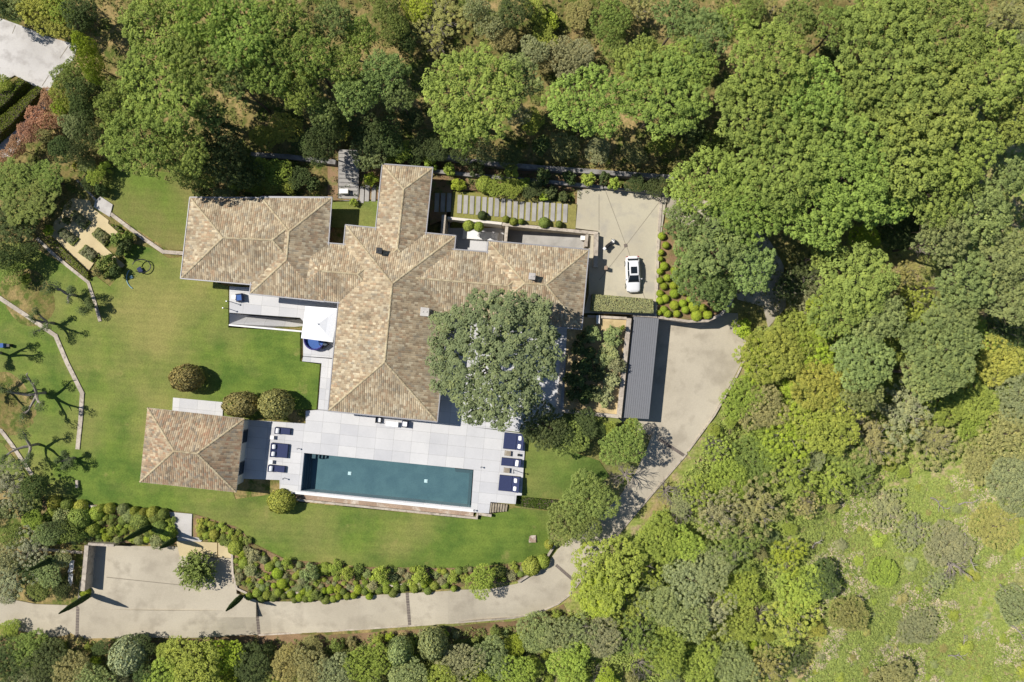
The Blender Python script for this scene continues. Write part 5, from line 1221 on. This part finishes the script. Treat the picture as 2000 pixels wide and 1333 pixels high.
for i_,(x,y,r_,h_,c_) in enumerate(wild):
    c_ = BR.get(c_, c_) if i_ % 3 == 0 and c_ != 'sage' else c_
    if i_ % 2: c_ = {'sage':'fresh','oak':'fresh','grey':'sage','brown':'olive'}.get(c_, c_)
    h_ = h_*.85
    tr('sparse' if (int(x)+int(y)) % 4 == 0 else 'oak', x, y, r_, h_, c_, 'bush', 'bush', 'wild bushes on the slope right of the drive')
slope = [(1440,640),(1700,640),(2010,620),(2010,900),(1850,900),(1700,960),(1600,1000),(1520,1060),(1600,1240),(1520,1340),(1100,1340),(1110,1200),(1180,1170),(1160,1130),(1290,1000),(1360,900),(1400,830),(1440,750),(1470,690)]
for x,y,r_ in scatter(slope, .98, lambda r: r.uniform(11,27), 3000, 12, pts=pw):
    c_ = r5.choice(['fresh','oak','olive','lime','sage','fresh','yellow','brown','fresh','lime','fresh']); tr('oak' if r5.random() < .6 else 'sparse' if r_ > 24 else 'fine', x, y, r_, r_/PX*1.7, c_, 'bush', 'bush', 'wild bushes on the slope right of the drive')
hill = [(1560,1030),(1700,960),(2010,900),(2010,1340),(1560,1340),(1620,1240),(1560,1080)]
for x,y,r_ in scatter(hill, 1.25, lambda r: r.uniform(6,20), 420, 14, pts=pw):
    tr('fine', x, y, r_, r_/PX*.7, r5.choice(['fresh','olive','yellow','brown','rust','sage']), 'low bush', 'bush', 'low bushes on the grassy hillside')
# south strip below the drive
south = [(248,1284,37,4.2,'grey',1),(845,1262,29,4,'sage',1),(1050,1240,40,3.6,'sage',0),(385,1300,62,5,'fresh',0),(330,1325,45,4.4,'fresh',0),(440,1275,34,3.6,'lime',0),(570,1290,44,4.4,'rust',0),(610,1300,40,4.4,'brown',0),(660,1310,40,4,'olive',0),(720,1290,40,4,'fresh',0),(780,1275,26,4,'sage',1),(790,1320,38,4,'sage',0),(900,1290,44,4,'olive',0),(960,1280,42,4,'sage',0),(1000,1310,40,4,'fresh',0),(930,1330,36,4,'lime',0),(100,1290,46,4.4,'dark',0),(60,1260,36,4,'oak',0),(20,1290,44,4.6,'dark',0),(150,1300,40,4,'brown',0),(190,1325,36,4,'sage',0),(60,1325,40,4,'olive',0),(280,1262,22,2.6,'dark',0),(500,1300,40,4,'dark',0),(300,1320,30,4,'dark',0),(1110,1290,42,4.4,'fresh',0),(1090,1240,34,3.4,'sage',0),(860,1320,36,4,'fresh',0),(20,1228,22,1.6,'fresh',0)]
pw2 = [(a,b,c*.8) for a,b,c,d,e,f in south]
for x,y,r_,h_,c_,b_ in south: tr('ball' if b_ else 'oak', x, y, r_, h_, c_, 'rounded tree' if b_ else 'tree', 'tree', 'trees below the lower drive')
for x,y,r_ in scatter([(-10,1252),(150,1262),(500,1256),(800,1240),(1010,1226),(1100,1200),(1110,1340),(-10,1340)], .8, lambda r: r.uniform(9,26), 1400, 15, pts=pw2):
    c_ = r5.choice(['fresh','oak','brown','dark','sage','olive','fresh','lime']); tr('oak' if r_ > 17 else 'fine', x, y, r_, r_/PX*1.6, c_, 'bush', 'bush', 'bushes below the lower drive')
# fallen pale branches and leafless brush
def branch(px, py, L, rz, seed, label_):
    r = random.Random(seed); mb = MB(); q = Vector((0,0,.25)); a = 0; pts = [q]
    for s in range(6):
        a += r.uniform(-.5,.5); q = q+Vector((math.cos(a)*L/6, math.sin(a)*L/6, r.uniform(-.05,.12))); pts.append(q)
        if s in (1,2,3,4):
            a2 = a+r.choice((-1,1))*r.uniform(.5,1.2); l2 = L*r.uniform(.15,.32); m1 = q+Vector((math.cos(a2)*l2*.5,math.sin(a2)*l2*.5,.15)); mb.tube([q,m1,m1+Vector((math.cos(a2+.4)*l2*.5,math.sin(a2+.4)*l2*.5,.1))],[.05,.04,.02],5)
    mb.tube(pts, [.11,.10,.085,.07,.055,.04,.02], 6); o = mb.build('dead_branch', M['pale_bark']); o.location = VG(px,py,.2); o.rotation_euler.z = rz
    o['category'] = 'branch'; o['group'] = 'pale fallen branches on the hillside'; o['desc'] = 'pale dead branch'; things.append((o,px,py))
for i,(x,y,l,rz) in enumerate([(1815,972,3.2,-.3),(1870,985,2.6,.5),(1960,940,3.4,1.1),(1930,1010,3,.8),(1860,1100,3.2,-.5),(1890,1080,2.4,-1.0),(1840,1085,2,-.8),(1625,1155,2.2,1.3),(1640,1180,2,-1.4),(1850,1280,2.4,.6),(1880,1265,2,1.6),(1970,1220,3,-.6),(1980,1185,2.4,.1),(1610,905,2.4,-.6),(1640,780,2.6,1.9),(1880,1040,2.4,-.8),(1780,1000,2.4,-.4),(1990,1090,2.4,.3),(1585,1070,1.8,.9),(1490,1240,2,-1.2),(1950,1140,2.2,-.9)]): branch(x,y,l,rz,300+i,'')
for x,y,r_,h_ in [(1655,830,40,3),(1300,960,34,2.2),(1330,1000,30,2),(1575,965,24,2.6),(1390,870,28,2),(1250,1300,30,3),(1170,1320,28,2),(1860,1105,40,1.6),(1800,480,26,4),(1660,560,24,4),(850,70,46,2),(1485,1200,26,2.4),(730,1300,22,2.5)]:
    plant('bare',x,y,r_,h_,K['oak'],'bare_shrub','leafless twiggy shrub','shrub','leafless shrubs')

# ------------------------------------------------------------------ ground cover nobody could count
def cover(name, regions, n_, size, hgt, cols, label, zf=None, seed=1, patch=0):
    """low tufts of leaves scattered over the wild ground"""
    r = np.random.RandomState(seed); P = []
    keepout = [road_s+road_n+[(440,1200),(180,1196),(130,1182),(0,1163),(-80,1150)], PADS[0][0], PADS[3][0], [(1140,360),(1310,375),(1295,480),(1288,625),(1200,620)], [(-60,20),(0,36),(152,88),(96,180),(0,165),(-60,185)]]
    for poly, frac in regions:
        xs = [p[0] for p in poly]; ys = [p[1] for p in poly]; m_ = int(n_*frac); X = r.uniform(min(xs),max(xs),m_); Y = r.uniform(min(ys),max(ys),m_)
        for x, y in zip(X, Y):
            if patch and math.sin(x*.031+y*.012)+math.sin(y*.043-x*.017)+math.sin(x*.09+y*.07)*.6 < patch: continue
            if pt_in(poly,x,y) and not any(pt_in(k,x,y) for k in keepout): P.append((x,y))
    P = np.array(P); X = (P[:,0]-1000)/PX; Y = (666.5-P[:,1])/PX; Z = G(X,Y); k = (1-Z/H); X, Y = X*k, Y*k; Z = G(X,Y)
    c = np.column_stack([X,Y,Z+hgt*.4]); a = tufts(c, r.uniform(.5,1.3,len(c))*size, 9, size*.36, .95, .7, r.rand(len(c)))
    o = link_mesh(name, leaf_mesh(name, *a, asp=.4), None); o.color = (*cols,1); tag(o, label, 'undergrowth', None, 'stuff')
cover('undergrowth', [([(160,-20),(2020,-20),(2020,640),(1440,640),(1310,380),(640,300),(400,380),(200,320),(100,460),(-20,500),(-20,300),(150,200)],1.0)], 9000, .42, .3, (.24,.24,.09), 'olive undergrowth on the floor of the pine wood', seed=3)
cover('hillside_grass', [(hill,1.0),(slope,.9)], 20000, .32, .25, (.36,.42,.12), 'rough green grass on the open hillside', seed=4)
cover('hillside_scrub', [(slope,1.0)], 12000, .5, .7, (.35,.42,.11), 'knee high green scrub between the wild bushes', seed=14)
cover('hillside_herbs', [(hill,1.0)], 3200, .5, .35, (.20,.27,.07), 'darker green herbs in patches on the open hillside', seed=15, patch=.9)
cover('hillside_straw', [(hill,1.0)], 9000, .42, .2, (.58,.49,.34), 'dry straw coloured grass on the hillside', seed=5, patch=.35)
cover('roadside_cover', [([(-20,1250),(500,1258),(1000,1226),(1100,1200),(1120,1340),(-20,1340)],1.0)], 3500, .4, .25, (.24,.27,.09), 'low cover on the bank below the drive', seed=6)
def bedcover(poly, n_, col, label, seed):
    r = np.random.RandomState(seed); xs = [p[0] for p in poly]; ys = [p[1] for p in poly]; P = [(x,y) for x,y in zip(r.uniform(min(xs),max(xs),n_), r.uniform(min(ys),max(ys),n_)) if pt_in(poly,x,y)]
    P = np.array([list(VG(x,y,.15)) for x,y in P]); a = tufts(P, r.uniform(.2,.45,len(P)), 10, .09, .95, .7, r.rand(len(P)))
    o = link_mesh('bed_plants', leaf_mesh('bed_plants', *a, asp=.45), None); o.color = (*col,1); tag(o, label, 'ground cover', None, 'stuff')
bedcover([(455,1066),(560,1098),(700,1112),(1035,1102),(1010,1134),(700,1154),(500,1165),(460,1140)], 700, (.15,.18,.06), 'low plants between the shrubs above the drive', 8)
bedcover([(90,995),(340,1012),(342,1058),(110,1056)], 420, (.13,.16,.05), 'low plants in the border above the parking court', 9)
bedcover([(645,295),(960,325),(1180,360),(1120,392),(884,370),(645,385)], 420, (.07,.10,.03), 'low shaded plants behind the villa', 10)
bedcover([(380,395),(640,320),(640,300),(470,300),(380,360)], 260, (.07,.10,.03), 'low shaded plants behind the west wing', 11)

# ------------------------------------------------------------------ labels that single each plant out
LM = [('the neighbouring drive',60,115),('the pinkish trees',60,260),('the gravel garden',165,460),('the west lawn',300,620),('the west wing roof',480,470),('the north wing roof',790,400),('the shaded garden stairs',680,335),
 ('the stepping slabs',1000,405),('the upper court',1235,430),('the white car',1234,537),('the lime green balls',1330,570),('the grey carport',1250,720),('the lower court',1370,720),('the gravel roof terrace',1160,715),('the east lawn',1080,905),('the drive bend',1210,1010),
 ('the pool',760,940),('the pool house',372,880),('the south lawn',800,1050),('the parking court',280,1130),('the lower drive',650,1200),('the drive curve',1090,1140),('the open hillside',1750,1120),('the olive trees',90,780),('the left edge',10,1000),('the lower left corner',60,1310),
 ('the lower right corner',1960,1300),('the upper right corner',1960,60),('the right edge',1980,450),('the lower right edge',1980,800),('the top edge centre',1000,10),('the top left edge',500,20),('the top right edge',1450,20),('the two long stone walls',1080,340),('the bottom edge centre',800,1320),('the dome trees',470,780),('the spiky round tree',381,1117),('the terrace right end',1000,900),('the stone path',355,1030)]
ORD2 = ['leftmost','second from left','third from left','fourth from left','fifth from left','sixth from left','seventh from left','eighth from left','ninth from left','tenth from left']
groups = {}
for o, x, y in things:
    best = min(LM, key=lambda l: math.hypot(l[1]-x, (l[2]-y)*1.0)); dx, dy = x-best[1], y-best[2]; d = math.hypot(dx,dy)
    if d < 26: rel = 'at'
    else:
        v = 'above' if dy < 0 else 'below'; h_ = 'left of' if dx < 0 else 'right of'
        rel = h_ if abs(dx) > 2*abs(dy) else v if abs(dy) > 2*abs(dx) else (('upper ' if dy < 0 else 'lower ')+h_)
    base = o['desc']+' '+rel+' '+best[0]; groups.setdefault(base, []).append((x, y, o))
    del o['desc']
for base, l in groups.items():
    l.sort(key=lambda t: t[0])
    if len(l) == 1: l[0][2]['label'] = base
    else:
        for i, (x, y, o) in enumerate(l):
            od = ORD2[i] if i < 10 else ORD[i]+' from left'
            if i == len(l)-1: od = 'rightmost'
            o['label'] = base+', '+od
n = 0
for o in bpy.data.objects:
    if 'label' in o.keys() and len(o['label'].split()) > 16: n += 1; print('LONG', o['label'])
print('objects', len(bpy.data.objects), 'long', n)
